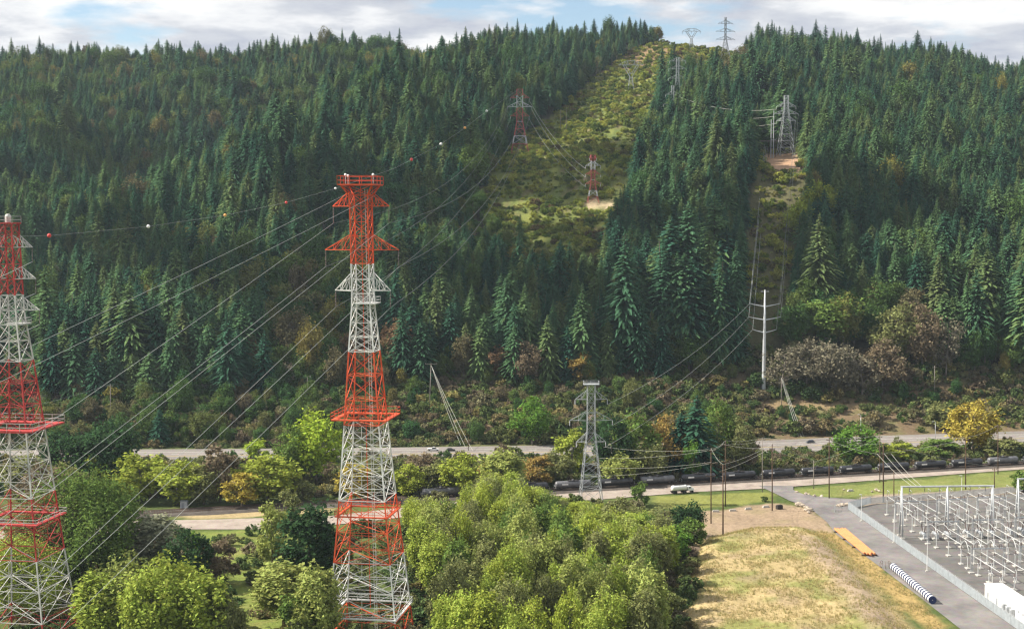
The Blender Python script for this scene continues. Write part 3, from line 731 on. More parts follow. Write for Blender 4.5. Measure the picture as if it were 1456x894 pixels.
# ------------------------------------------------------------------ tank wagons
def wagon(matl):
    e = empty('tank_wagon', (0, 0, 0))
    mb = MB(); Lh = 8.3; r = 1.5
    prof = [(.02, -Lh), (.7, -Lh + .08), (1.15, -Lh + .28), (1.4, -Lh + .55), (r, -Lh + .9), (r, -2), (r * 1.015, -.1), (r * 1.015, .1), (r, 2), (r, Lh - .9), (1.4, Lh - .55), (1.15, Lh - .28), (.7, Lh - .08), (.02, Lh)]
    mb.lathe(prof, (0, 0, 2.75), 'x', 18); mb.build('tank', matl, e, True)
    mb = MB(); mb.lathe([(.55, 0), (.55, .5), (.45, .6), (.02, .62)], (0, 0, 4.2), 'z', 12)
    for x in (-1.6, 1.6): mb.lathe([(.14, 0), (.14, .35), (.02, .36)], (x, 0, 4.2), 'z', 8)
    mb.build('manway', matl, e)
    mb = MB(); mb.box((0, 0, 4.30), (5.0, 1.9, .06))
    for y in (-.95, .95):
        mb.bar((-2.5, y, 5.0), (2.5, y, 5.0), .035)
        for x in (-2.5, -1.2, 0, 1.2, 2.5): mb.bar((x, y, 4.3), (x, y, 5.0), .035)
    mb.build('walkway', M['under'], e)
    mb = MB(); mb.box((0, 0, 1.08), (17.6, .6, .36))
    for x in (-7.2, 7.2): mb.box((x, 0, 1.35), (1.6, 2.9, .5))
    for s in (-1, 1): mb.box((s * 8.6, 0, 1.25), (.3, 2.9, .25)); mb.bar((s * 8.7, 0, 1.0), (s * 9.75, 0, 1.0), .16)
    mb.build('underframe', M['under'], e)
    for x in (-6.4, 6.4):
        b = MB()
        for y in (-1.05, 1.05): b.box((x, y, .92), (2.5, .28, .42))
        b.box((x, 0, .95), (.5, 2.3, .4)); bo = b.build('bogie', M['under'], e)
        for dx in (-.9, .9):
            w = MB(); w.lathe([(.46, -.80), (.46, -.66)], (x + dx, 0, .96), 'y', 12); w.lathe([(.46, .66), (.46, .80)], (x + dx, 0, .96), 'y', 12); w.bar((x + dx, -.8, .96), (x + dx, .8, .96), .09); w.build('wheel', M['rust'], bo)
    mb = MB()
    for y in (-1.53, 1.53): mb.box((-4.1, y, 2.95), (2.9, .03, .62))
    mb.build('label_panel', M['white'], e)
    mb = MB()
    for y in (-1.6, 1.6):
        for x in (-.25, .25): mb.bar((x, y, 1.2), (x, y * .62, 4.3), .04)
        for k in range(7):
            t = k / 6; mb.bar((-.25, y * (1 - .38 * t), 1.3 + 2.9 * t), (.25, y * (1 - .38 * t), 1.3 + 2.9 * t), .03)
    mb.build('ladder', M['under'], e)
    mb = MB()
    for s in (-1, 1):
        for y in (-1.35, 1.35): mb.bar((s * 8.55, y, 1.2), (s * 8.55, y, 2.4), .04)
        mb.bar((s * 8.55, -1.35, 2.4), (s * 8.55, 1.35, 2.4), .04)
    mb.build('handrail', M['white'], e)
    return e
WG = [wagon(M['black']), wagon(M['tankgrey'])]; used = [False, False]
WHERE = {-5: 'dark wagon showing between trees right of the tall tower', -4: 'dark wagon half hidden by treetops right of the tall tower', -3: 'dark wagon mostly hidden by the roadside cottonwoods', -2: 'pale topped grey wagon behind the left legs of the grey tower', -1: 'dark wagon whose end passes behind the grey tower',
         0: 'grey wagon directly above the white tanker lorry', 1: 'black wagon right above the nose of the white lorry', 2: 'black wagon behind the cluster of wooden poles', 3: 'black wagon left of the round bright green tree', 4: 'black wagon in front of the round bright green tree', 5: 'black wagon just left of the tall crossarm pole',
         6: 'black wagon just right of the tall crossarm pole', 7: 'black wagon left of the yellow tree', 8: 'black wagon below the yellow tree', 9: 'dark grey wagon right of the yellow tree', 10: 'last black wagon before the picture ends'}
for k in range(-5, 11):
    v = 1 if k in (-5, -2, 0, 9) else 0
    if not used[v]: e = WG[v]; used[v] = True
    else: e = copy_tree(WG[v])
    c = trk(1.5 + 19.9 * k); e.location = (c[0], c[1], .02 + .1); e.rotation_euler.z = TA
    tag(e, 'tank ' + WHERE[k] if False else WHERE[k].replace('wagon', 'tank wagon'), 'tank wagon', 'tank wagons of the goods train')

# ------------------------------------------------------------------ road vehicles
def car(name, pos, rz, paint, label, pickup=False):
    e = empty(name, pos, label, 'pickup truck' if pickup else 'car', None, rz)
    L, Wd = (5.9, 2.0) if pickup else (4.6, 1.85)
    prof = [(-L / 2, .35), (-L / 2, .95 if pickup else .85), (-L / 2 + .2, 1.05 if pickup else .95), (L / 2 - 1.3, 1.05 if pickup else .92), (L / 2 - .2, .92 if pickup else .78), (L / 2, .7), (L / 2, .35)]
    mb = MB(); n = len(prof)
    for y in (-Wd / 2, Wd / 2): mb.v += [(x, y * (.94 if z > .9 else 1), z) for x, z in prof]
    mb.f += [tuple(range(n)), tuple(reversed(range(n, 2 * n)))] + [(k, n + k, n + (k + 1) % n, (k + 1) % n) for k in range(n)]; mb.m += [0] * (n + 2)
    if pickup: mb.box((-1.75, 0, 1.18), (2.2, 1.96, .30))
    mb.build('body', paint, e)
    x0, x1 = (-.7, 1.5) if pickup else (-1.9, 1.1)
    zt = 1.85 if pickup else 1.45
    mb = MB(); zb = 1.04 if pickup else .92
    for (x, y, z) in ((x0, -.86, zb), (x1, -.86, zb), (x1, .86, zb), (x0, .86, zb), (x0 + .35, -.7, zt), (x1 - .75, -.7, zt), (x1 - .75, .7, zt), (x0 + .35, .7, zt)): mb.v.append((x, y, z))
    mb.f += [(0, 1, 5, 4), (1, 2, 6, 5), (2, 3, 7, 6), (3, 0, 4, 7)]; mb.m += [0] * 4; mb.build('window', M['glass'], e)
    mb = MB(); mb.box(((x0 + x1) / 2 - .2, 0, zt + .03), (x1 - x0 - 1.05, 1.42, .07)); mb.build('roof', paint, e)
    for x in (-L / 2 + 1, L / 2 - .95):
        for y in (-Wd / 2 + .08, Wd / 2 - .08):
            w = MB(); w.lathe([(.2, -.12), (.36, -.12), (.36, .12), (.2, .12)], (x, y, .36), 'y', 12); wo = w.build('wheel', M['tyre'], e)
    for y in (-.65, .65): mb = MB(); mb.box((L / 2 + .005, y, .68), (.06, .35, .16)); mb.build('headlight', M['white'], e)
    return e
hwdir = lambda px: math.atan2(*(lambda a, b: (b[1] - a[1], b[0] - a[0]))(G(px - 40, float(np.interp(px - 40, [p[0] for p in HW_FAR], [p[1] for p in HW_FAR]))), G(px + 40, float(np.interp(px + 40, [p[0] for p in HW_FAR], [p[1] for p in HW_FAR])))))
p = G(616, 640.5); car('pickup_truck', (p[0], p[1], .03), hwdir(616), M['white'], 'white pickup truck driving on the highway ahead of a dark car', True)
p = G(641, 641); car('parked_car'.replace('parked_', 'dark_'), (p[0], p[1], .03), hwdir(641), M['tyre'], 'small black car following the white pickup on the highway')
p = G(1152, 629.5); car('dark_car', (p[0], p[1], .03), hwdir(1152) + math.pi, M['carblue'], 'dark blue car alone on the highway under the guy wires')
def tanker_lorry():
    p = G(970, 700.5); q = G(1010, 697.5); e = empty('tanker_lorry', (p[0], p[1], .05), 'white tanker lorry driving on the pale road below the train', 'lorry', None, math.atan2(q[1] - p[1], q[0] - p[0]))
    mb = MB(); mb.lathe([(.02, -5.2), (.9, -5.1), (1.15, -4.8), (1.2, -4.4), (1.2, 1.4), (1.15, 1.7), (.9, 2.0), (.02, 2.05)], (0, 0, 2.35), 'x', 16); mb.build('tank', M['white'], e, True)
    mb = MB(); mb.box((-.6, 0, 1.05), (10.2, .9, .3)); mb.box((-1.6, 0, 3.6), (4.8, .7, .1)); mb.build('chassis', M['under'], e)
    mb = MB(); mb.box((3.2, 0, 1.9), (1.7, 2.2, 1.9), 0, 0, .93); mb.box((4.55, 0, 1.45), (1.3, 1.9, 1.0), 0, 0, .9); mb.build('cab', M['white'], e)
    mb = MB(); mb.box((4.03, 0, 2.35), (.06, 1.85, .65)); 
    for y in (-1.09, 1.09): mb.box((3.2, y, 2.35), (.9, .05, .6))
    mb.build('window', M['glass'], e)
    for x in (-4.4, -3.3, .2, 1.2, 4.5):
        for y in (-.95, .95): w = MB(); w.lathe([(.25, -.17), (.5, -.17), (.5, .17), (.25, .17)], (x, y, .52), 'y', 12); w.build('wheel', M['tyre'], e)
tanker_lorry()
# guard rail on the near side of the highway
mb = MB(); 
gl = [(x, y + .8) for x, y in HW_NEAR]
gp = [Vector((*G(x, y, 0)[:2], .0)) for x, y in gl]
for a, b in zip(gp[:-1], gp[1:]): mb.bar(a + Vector((0, 0, .62)), b + Vector((0, 0, .62)), .19)
o = mb.build('guard_rail', M['steel']); tag(o, 'long steel guard rail along the near side of the highway', 'guard rail')
mb = MB()
for a, b in zip(gp[:-1], gp[1:]):
    L = (b - a).length
    for k in range(int(L / 5)): q = a.lerp(b, k * 5 / L); mb.box((q.x, q.y, .25), (.15, .15, 1.0))
po = mb.build('post', M['wood'], o); po['kind'] = 'stuff'

# ------------------------------------------------------------------ trees and shrubs of the flats
C_ = dict(bright=(.33, .43, .05), yg=(.31, .36, .06), green=(.14, .21, .05), fresh=(.13, .24, .04), dark=(.042, .085, .034), olive=(.21, .225, .085), brown=(.21, .165, .105), grey=(.30, .31, .20), yellow=(.42, .34, .07), gold=(.31, .22, .07), willow=(.31, .35, .10), cotton=(.31, .375, .07), redtree=(.16, .06, .06), greyb=(.215, .195, .135))
TREES = [ # px, top, base, width, colour, kind, label
 (450, 588, 688, 74, 'bright', 0, 'bright yellow-green round tree left of the tall tower by the highway'),
 (418, 606, 690, 50, 'green', 0, 'mid green tree touching the left of the bright yellow-green tree'),
 (92, 606, 700, 70, 'dark', 3, 'dark maple beside the right leg of the cut-off tower'),
 (150, 592, 702, 96, 'dark', 3, 'broad dark green maple in front of the highway at left'),
 (40, 640, 715, 70, 'olive', 2, 'dull olive tree seen through the legs of the cut-off tower'),
 (62, 655, 725, 60, 'brown', 2, 'brownish bush-like tree beside the cut-off tower leg'),
 (138, 642, 706, 44, 'yg', 4, 'small pale green tree below the dark maples'),
 (93, 655, 720, 56, 'olive', 2, 'low olive tree below the first dark maple'),
 (200, 640, 712, 74, 'yg', 2, 'yellow-green round tree right of the dark maples'),
 (252, 652, 716, 78, 'yg', 2, 'yellow-green tree left of the brown cone-shaped tree'),
 (290, 655, 716, 46, 'olive', 4, 'olive tree touching the brown cone-shaped tree'),
 (313, 628, 712, 50, 'brown', 4, 'brown cone-shaped tree among the yellow-green trees'),
 (345, 668, 720, 50, 'yellow', 6, 'low yellow tree right of the brown cone-shaped tree'),
 (382, 642, 712, 86, 'yg', 2, 'wide yellow-green tree under the tall tower wires'),
 (365, 622, 655, 34, 'bright', 4, 'little bright green tree at the edge of the highway'),
 (396, 630, 656, 16, 'brown', 4, 'tiny brown tree standing at the highway edge'),
 (430, 680, 712, 40, 'olive', 6, 'low olive tree in the grass left of the tall tower'),
 (130, 682, 822, 138, 'green', 8, 'big dense willow right of the cut-off tower'),
 (60, 712, 830, 100, 'olive', 8, 'olive willow behind the legs of the cut-off tower'),
 (218, 722, 812, 76, 'grey', 1, 'silvery grey willow right of the big dense willow'),
 (140, 800, 930, 78, 'cotton', 1, 'leftmost plume of the cottonwood clump at the bottom left'),
 (178, 786, 925, 84, 'willow', 5, 'second plume of the bottom left cottonwood clump, paler'),
 (215, 794, 945, 80, 'cotton', 5, 'middle plume of the bottom left cottonwood clump'),
 (252, 784, 925, 86, 'yg', 5, 'tallest bright plume of the bottom left cottonwood clump'),
 (292, 800, 940, 76, 'cotton', 1, 'rightmost plume of the bottom left cottonwood clump'),
 (325, 838, 940, 50, 'olive', 2, 'low olive tree right of the bottom left cottonwood clump'),
 (35, 770, 872, 110, 'cotton', 8, 'leafy tree behind the cut-off tower at the bottom'),
 (272, 752, 835, 62, 'dark', 0, 'dark tree above the huge cottonwood'),
 (275, 750, 800, 24, 'fresh', 4, 'small fresh green tree by the gravel road'),
 (310, 765, 830, 54, 'brown', 6, 'dark brownish tree beside the small fresh green one'),
 (440, 702, 850, 84, 'dark', 1, 'tall dark green tree left of the tall tower'),
 (388, 706, 800, 44, 'willow', 4, 'pale willow left of the tall dark green tree'),
 (410, 690, 745, 34, 'olive', 4, 'small olive tree at the gravel road'),
 (404, 788, 890, 84, 'willow', 1, 'pale leaning willow below the tall dark green tree'),
 (452, 790, 930, 66, 'willow', 1, 'light willow against the left foot of the tall tower'),
 (425, 830, 930, 60, 'green', 4, 'green tree between the two pale willows at the bottom'),
 (757, 566, 632, 50, 'fresh', 0, 'round green tree beyond the highway below the forest'),
 (648, 484, 528, 32, 'green', 4, 'small round green tree at the foot of the forest'),
 (750, 488, 548, 44, 'brown', 0, 'round brown tree at the foot of the forest'),
 (826, 500, 548, 34, 'gold', 4, 'rust coloured round tree at the foot of the forest'),
 (1216, 604, 657, 60, 'fresh', 0, 'round bright green tree between train and highway'),
 (1381, 571, 645, 66, 'yellow', 0, 'round yellow tree at the right beside the highway'),
 (1152, 236, 285, 46, 'yellow', 0, 'yellow-green tree right of the reddish dirt pad on the hill'),
 (1168, 262, 320, 44, 'yg', 0, 'light green tree below the yellow-green one by the dirt pad'),
 (1136, 285, 335, 40, 'yg', 2, 'light green tree standing in the narrow cleared lane on the hill'),
 (580, 150, 192, 28, 'redtree', 0, 'lone dark red tree in the middle of the fir forest'),
 (1112, 492, 560, 54, 'greyb', 7, 'greyish bare tree nearest the steel monopole'),
 (1146, 486, 556, 56, 'greyb', 0, 'greyish brown round tree right of the steel monopole'),
 (1186, 482, 562, 64, 'greyb', 3, 'largest greyish brown tree right of the steel monopole'),
 (1226, 502, 566, 54, 'greyb', 7, 'half bare grey tree right of the largest greyish one'),
 (1254, 486, 560, 56, 'brown', 0, 'brown tree right of the half bare grey one'),
 (1276, 436, 516, 62, 'olive', 0, 'olive tree standing above the brown and grey trees'),
 (1312, 438, 528, 52, 'brown', 0, 'tall brownish tree above the grey trees at right'),
 (1345, 454, 536, 50, 'greyb', 7, 'thin grey tree left of the light firs'),
 (1180, 418, 486, 84, 'green', 3, 'broad dark green round tree above the greyish trees'),
 (1340, 572, 612, 50, 'olive', 6, 'olive bush-like tree on the bank left of the yellow tree'),
 (1335, 622, 650, 60, 'green', 6, 'low green tree left of the yellow tree'),
 (1280, 628, 655, 44, 'yg', 6, 'low yellow-green tree right of the round bright green tree'),
 (1277, 618, 650, 18, 'olive', 4, 'small olive tree right of the round bright green tree'),
 (1430, 622, 652, 50, 'olive', 6, 'olive bush-like tree right of the yellow tree'),
 (1455, 696 - 28, 700, 34, 'green', 6, 'green bush-like tree at the yard end of the lawn'),
 (945, 592, 676, 56, 'gold', 0, 'golden brown tree left of the dark cone-shaped tree'),
 (905, 588, 680, 64, 'green', 0, 'green tree right of the grey platform tower'),
 (872, 590, 684, 54, 'dark', 0, 'dark green tree touching the grey platform tower'),
 (920, 625, 684, 56, 'olive', 3, 'olive tree standing before the golden brown tree'),
 (882, 640, 690, 50, 'willow', 2, 'pale green tree right beside the legs of the grey tower'),
 (1022, 568, 668, 44, 'green', 0, 'green tree right of the dark cone-shaped tree'),
 (1045, 596, 670, 48, 'olive', 0, 'olive tree right of the tall cluster by the train'),
 (983, 622, 682, 26, 'fresh', 4, 'light green slim tree below the dark cone-shaped tree'),
 (1062, 618, 668, 34, 'brown', 6, 'brownish tree at the right end of the cluster by the train'),
 (812, 606, 676, 44, 'yg', 4, 'bright green tree left of the grey platform tower'),
 (790, 640, 690, 50, 'olive', 2, 'olive tree left below the grey platform tower'),
 (765, 646, 692, 46, 'gold', 6, 'golden tree by the highway left of the grey tower'),
 (718, 632, 712, 62, 'willow', 1, 'tallest pale green tree between tall tower and grey tower'),
 (655, 642, 704, 62, 'yg', 2, 'yellow-green tree below the white pickup'),
 (600, 640, 694, 50, 'brown', 2, 'brown thin tree right of the tall tower below the highway'),
 (622, 650, 700, 40, 'olive', 4, 'olive tree between the brown thin tree and the yellow-green one'),
 (582, 655, 705, 44, 'yg', 2, 'yellow-green tree touching the right side of the tall tower'),
 (690, 655, 705, 36, 'gold', 7, 'reddish thin tree below the leaning guyed pole'),
 (540, 640, 700, 56, 'olive', 2, 'olive tree behind the tall tower legs by the highway'),
 (505, 655, 712, 50, 'yellow', 6, 'yellowish low tree behind the tall tower legs'),
 (910, 682, 719, 26, 'green', 4, 'small neat green tree above the cottonwood mass'),
 (946, 714, 760, 54, 'olive', 7, 'thin olive tree with bare limbs below the white lorry'),
 (976, 709, 764, 46, 'dark', 3, 'dark green round tree beside the lawn'),
 (985, 735, 778, 40, 'green', 6, 'low green tree at the edge of the brown dirt'),
 (960, 745, 800, 50, 'fresh', 4, 'fresh green tree at the right edge of the cottonwood mass'),
 (880, 704, 760, 50, 'olive', 2, 'olive tree at the foot of the grey tower'),
]
for (px, yt, yb, wpx, c, k, lab) in TREES:
    P = G(px, yb)
    if P[1] > 735: P = hit(px, yb)
    D = P[1]; cr_m, tr_m, H, rad = BRO[k]
    h = (yb - yt) * D / F * (.88 if k in (1, 5) else .95); w = wpx * D / F / 2
    add_plant('broadleaf_tree', 1, cr_m, tr_m, (P[0], P[1], gz(P[0], P[1]) - .1), (w / rad * 1.02, w / rad * 1.02, h / H), rng.uniform(0, 6.28), lab, 'tree', 'broadleaf trees of the flats', C_[c])
# dark conifers between train and highway
for (px, yt, yb, k, wf, lab) in ((990, 560, 676, 2, 1.5, 'dark blue-green cone-shaped conifer behind the train'), (968, 585, 676, 4, 1.4, 'shorter dark conifer left of the cone-shaped one'), (228, 580, 634, 4, 1.2, 'small conifer standing just beyond the highway at left')):
    P = G(px, yb)
    if P[1] > 735: P = hit(px, yb)
    c, tr, H = CON[k]; s = (yb - yt) * P[1] / F / H
    add_plant('fir_tree', 0, c, tr, (P[0], P[1], gz(P[0], P[1])), (s * wf, s * wf, s), 1.0 + px, lab, 'fir', 'firs down by the railway')
# the cottonwoods that fill the middle of the foreground
r2 = np.random.default_rng(21)
MASS_P = [(575, 735), (700, 722), (830, 722), (900, 728), (940, 745), (962, 790), (950, 850), (948, 905), (960, 960), (820, 975), (640, 975), (602, 930), (596, 830), (582, 770)]
mp = plan(MASS_P); cand = []
xs_, ys_ = [q[0] for q in mp], [q[1] for q in mp]
tries = 0
while len(cand) < 132 and tries < 9000:
    tries += 1
    x, y = r2.uniform(min(xs_), max(xs_)), r2.uniform(min(ys_), max(ys_))
    if pip(np.array([x]), np.array([y]), mp)[0] and all(math.hypot(x - a, y - b) > 5.6 for a, b in cand): cand.append((x, y))
cand.sort(key=lambda q: -q[1])
tones = [('cotton', 'yellow-green'), ('willow', 'pale green'), ('yg', 'bright yellow-green'), ('green', 'mid green'), ('olive', 'olive'), ('cotton', 'yellow-green')]
gcount = {}
cand.sort(key=lambda q: q[0] / q[1])
for n_, (x, y) in enumerate(cand):
    k = int(r2.choice([0, 1, 5, 3, 1, 5])); c, nm = tones[int(r2.integers(0, 6))]
    px_, py_ = proj((x, y, 0)); cr_m, tr_m, H, rad = BRO[k]
    h = min(r2.uniform(17, 23) * (.8 if px_ > 930 else 1), (py_ - float(np.interp(px_, [560, 600, 640, 690, 720, 760, 800, 860, 960], [705, 700, 700, 668, 652, 684, 702, 712, 730]))) * y / F * .81); rw = r2.uniform(3.5, 5.4)
    place = 'back row below the train' if y > 545 else 'back part near the grey tower' if y > 500 and px_ > 760 else 'back part near the tall tower' if y > 500 else 'middle left' if y > 440 and px_ < 760 else 'middle right' if y > 440 else 'front row by the tall tower' if px_ < 720 else 'front row at the straw mound' if px_ > 850 else 'front row in the centre'
    gcount[place] = gcount.get(place, 0) + 1
    add_plant('broadleaf_tree', 1, cr_m, tr_m, (x, y, gz(x, y) - .1), (rw / rad, rw / rad, h / H), r2.uniform(0, 6.28), f'{nm} cottonwood, {nth(gcount[place])} from left in the grove\'s {place}', 'tree', 'cottonwoods of the foreground grove', tuple(np.array(C_[c]) * r2.uniform(.85, 1.12)))
# shrubs one can point to
SHRUBS = [(520, 800, 3.4, 'brown-leaved shrub seen between the legs of the tall tower'), (352, 805, 3.6, 'reddish brown shrub in the bright meadow'), (1087, 712, 2.4, 'dark green shrub on the small lawn'), (700, 604, 4, 'gold tinted shrub beside the path above the highway')]
SO = []
for q, (px, yb, h, lab) in enumerate(SHRUBS):
    P = G(px, yb) if yb > 645 else hit(px, yb); o = bpy.data.objects.new('shrub', SHR[q]); COL.objects.link(o); o.location = (P[0], P[1], gz(P[0], P[1]) - .1)
    s = h / (3.0, 2.2, 4.0, 1.6)[q]; o.scale = (s, s, s); tag(o, lab, 'shrub', 'shrubs of the flats'); SO.append(o)

# ------------------------------------------------------------------ broadleaf mass on the hill and the undergrowth
FX, FY, FZ, Frot, Fbs, Fwd, Fvar, rb = FOREST
bsrc = [[obj_with(b[0]), obj_with(b[1])] for b in BRO]
ok_ = [k for k in range(8) if bsrc[k][0] is not None]
bv = np.array([ok_[v % len(ok_)] for v in Fvar])
x, y = scatter(-420, 480, 738, 870, 7.5, rng); z = ground(x, y); d = np.stack([x, y, z], 1) - CAMP; dp = d @ FW
px = CX + F * (d @ RT) / dp; py = CY - F * (d @ UP) / dp
k = (seg_d(x, y, HIGHWAY) < -7) & (px > -130) & (px < 1590) & (py > np.interp(px, [0, 600, 1056, 1456], [560, 530, 520, 520])) & ~((np.abs(py - 577 - .006 * (px - 1180)) < 9) & (px > 1095) & (px < 1275)) & ~((px > 1075) & (px < 1100) & (py < 580)) & ~((px > 595) & (px < 690) & (rng.random(len(x)) < .8))
k &= rng.random(len(x)) < np.where(px < 480, .62, np.where(px < 1060, .26, .2))
n = int(k.sum()); s_ = rng.normal(1, .3, n).clip(.5, 1.7) * np.where(px[k] < 480, .56, np.where(px[k] < 1060, .42, .3))
bank = np.stack([x[k], y[k], z[k] - .2, rng.uniform(0, 6.28, n), s_ * 1.1, s_], 1)
mass('broadleaf_forest', np.concatenate([np.stack([FX, FY, FZ, Frot, Fbs * Fwd, Fbs], 1)[rb], bank], 0), np.concatenate([bv[rb], np.array([ok_[v % len(ok_)] for v in rng.integers(0, 8, len(bank))])]), [bsrc[k] if k in ok_ else bsrc[ok_[0]] for k in range(8)], 'olive and brown broadleaf woods mixed into the fir forest', 'forest', M['wildleaves'])
parts_ = []
def brush(x0, x1, y0, y1, st, cond, smin, smax):
    x, y = scatter(x0, x1, y0, y1, st, rng); z = ground(x, y); d = np.stack([x, y, z], 1) - CAMP; dp = d @ FW
    px = CX + F * (d @ RT) / dp; py = CY - F * (d @ UP) / dp; k = cond(x, y, px, py) & (px > -150) & (px < 1620)
    n = int(k.sum()); s = rng.uniform(smin, smax, n) * rng.uniform(.7, 1.2, n)
    parts_.append(np.stack([x[k], y[k], z[k] - .15, rng.uniform(0, 6.28, n), s, s * rng.uniform(.7, 1.2, n)], 1))
HWP = HIGHWAY
brush(-420, 520, 740, 880, 3.4, lambda x, y, px, py: (seg_d(x, y, HWP) < -5) & (py > np.interp(px, [0, 500, 1050, 1456], [560, 535, 490, 520])) & (rng.random(len(x)) < np.where(np.abs(py - 577 - .006 * (px - 1180)) < 4, np.where((px > 1095) & (px < 1275), .12, .62), np.where((py > 582) & (px > 1060), .34, .62))), .6, 2.1)
brush(-100, 300, 900, 1700, 4.6, lambda x, y, px, py: (pip(px, py, ROW) | pip(px, py, LANE)) & ~pip(px, py, PAD) & ~pip(px, py, PAD2) & (rng.random(len(x)) < np.where(pip(px, py, LANE), .8, np.where(pip(px, py, SHRUBBY), .9, .78)) * np.where(wob(x, y, 40) > .5, .45, 1.0)), .45, 1.75)
clear_pts = parts_.pop()
onroad = lambda x, y, px, py: (seg_d(x, y, HWP) > -4) | (np.abs((x - T0[0]) * TN[0] + (y - T0[1]) * TN[1] - 1) < 10)
brush(-420, 420, 600, 735, 3.6, lambda x, y, px, py: ~onroad(x, y, px, py) & ((x - T0[0]) * TN[0] + (y - T0[1]) * TN[1] > 0) & (rng.random(len(x)) < np.where(px > 1060, .62, .8)), .8, 1.6)
gravel_y = lambda px: np.interp(px, [-200, 60, 200, 300, 480, 600, 860], [772, 748, 738, 736, 732, 727, 700])
brush(-220, 30, 560, 625, 3.4, lambda x, y, px, py: (px < 500) & (py < gravel_y(px) - 12) & ((x - T0[0]) * TN[0] + (y - T0[1]) * TN[1] < -9) & (rng.random(len(x)) < .2), .5, 1.0)
brush(-220, 40, 370, 560, 4.2, lambda x, y, px, py: (px < 600) & (py > gravel_y(px) + 24) & (rng.random(len(x)) < np.where(seg_d(x, y, MEAD) > 0, .16, .55)), .6, 1.7)
brush(-40, 70, 380, 600, 4.2, lambda x, y, px, py: (seg_d(x, y, mp) > -7) & (rng.random(len(x)) < .7), .8, 1.7)
pts = np.concatenate(parts_)
mass('undergrowth', pts, rng.integers(0, 4, len(pts)), [[o] for o in SO], 'mixed green, yellow and brown scrub covering banks and clearings', 'undergrowth')

M['clearing'] = foliage('clearing_leaves', [(0, (.08, .13, .035)), (.2, (.16, .21, .05)), (.5, (.28, .32, .06)), (.82, (.38, .38, .08)), (.95, (.20, .18, .07)), (1, (.14, .10, .055))], nscale=.4, trans=.25)
mass('clearing_scrub', clear_pts, rng.integers(0, 4, len(clear_pts)), [[o] for o in SO], 'yellow-green scrub growing over the cleared strip on the hill', 'scrub', M['clearing'])
# ---- dry grass tufts on the mound and the bare ground
def tuft_mesh():
    g = np.random.default_rng(5); V = []
    for k in range(14):
        a = g.uniform(0, 6.28); b = g.normal(0, .22, 2); h = g.uniform(.35, .8); ln = g.uniform(.1, .4); w = .035
        x, y = b; dx, dy = math.cos(a), math.sin(a)
        V += [(x - dy * w, y + dx * w, 0), (x + dy * w, y - dx * w, 0), (x + dx * ln + dy * w * .3, y + dy * ln - dx * w * .3, h), (x + dx * ln - dy * w * .3, y + dy * ln + dx * w * .3, h)]
    return np.array(V), np.arange(len(V)).reshape(-1, 4)
M['straw'] = foliage('straw', [(0, (.34, .27, .12)), (.4, (.44, .35, .17)), (.65, (.30, .27, .10)), (.8, (.19, .21, .06)), (1, (.50, .41, .22))], nscale=.2, trans=.3)
tv, tq = tuft_mesh()
to = bpy.data.objects.new('grass_tuft', np_mesh('grass_tuft', tv, tq, M['straw'])); COL.objects.link(to)
tp = G(1120, 800); to.location = (tp[0], tp[1], gz(tp[0], tp[1])); tag(to, 'dry grass tuft standing on the top of the straw mound', 'grass')
x, y = scatter(40, 140, 395, 560, .85, rng); sd_ = seg_d(x, y, MOUND); sr = seg_d(x, y, RIM)
k = ((sd_ > -1) | (sr > 0)) & (rng.random(len(x)) < np.clip(.45 + .4 * wob(x, y, 14), .08, 1)) & (seg_d(x, y, plan(LANE_P)) < -1)
x, y = x[k], y[k]; n = len(x); s_ = rng.uniform(.6, 1.3, n)
mass('dry_grass', np.stack([x, y, ground(x, y) - .05, rng.uniform(0, 6.28, n), s_, s_], 1), np.zeros(n, int), [[to]], 'dry straw coloured grass over the mound', 'grass')
# ------------------------------------------------------------------ lattice towers
M['tred'] = mat('tower_red', (.72, .105, .035), .55, noise=.3, nscale=.25)
M['twhite'] = mat('tower_white', (.72, .72, .69), .55, noise=.25, nscale=.25)
M['fred'] = mat('faded_red', (.46, .05, .045), .6, noise=.35, nscale=.35)
M['fwhite'] = mat('weathered_white', (.56, .55, .52), .6, noise=.3, nscale=.35)
M['midsteel'] = mat('mid_steel', (.44, .46, .47), .55, .2, noise=.2, nscale=.5)
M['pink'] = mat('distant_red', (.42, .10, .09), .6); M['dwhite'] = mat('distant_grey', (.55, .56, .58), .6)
M['ball_white'] = mat('ball_white', (.8, .8, .78), .4); M['ball_orange'] = mat('ball_orange', (.85, .42, .12), .4); M['ball_red'] = mat('ball_red', (.70, .07, .06), .4)

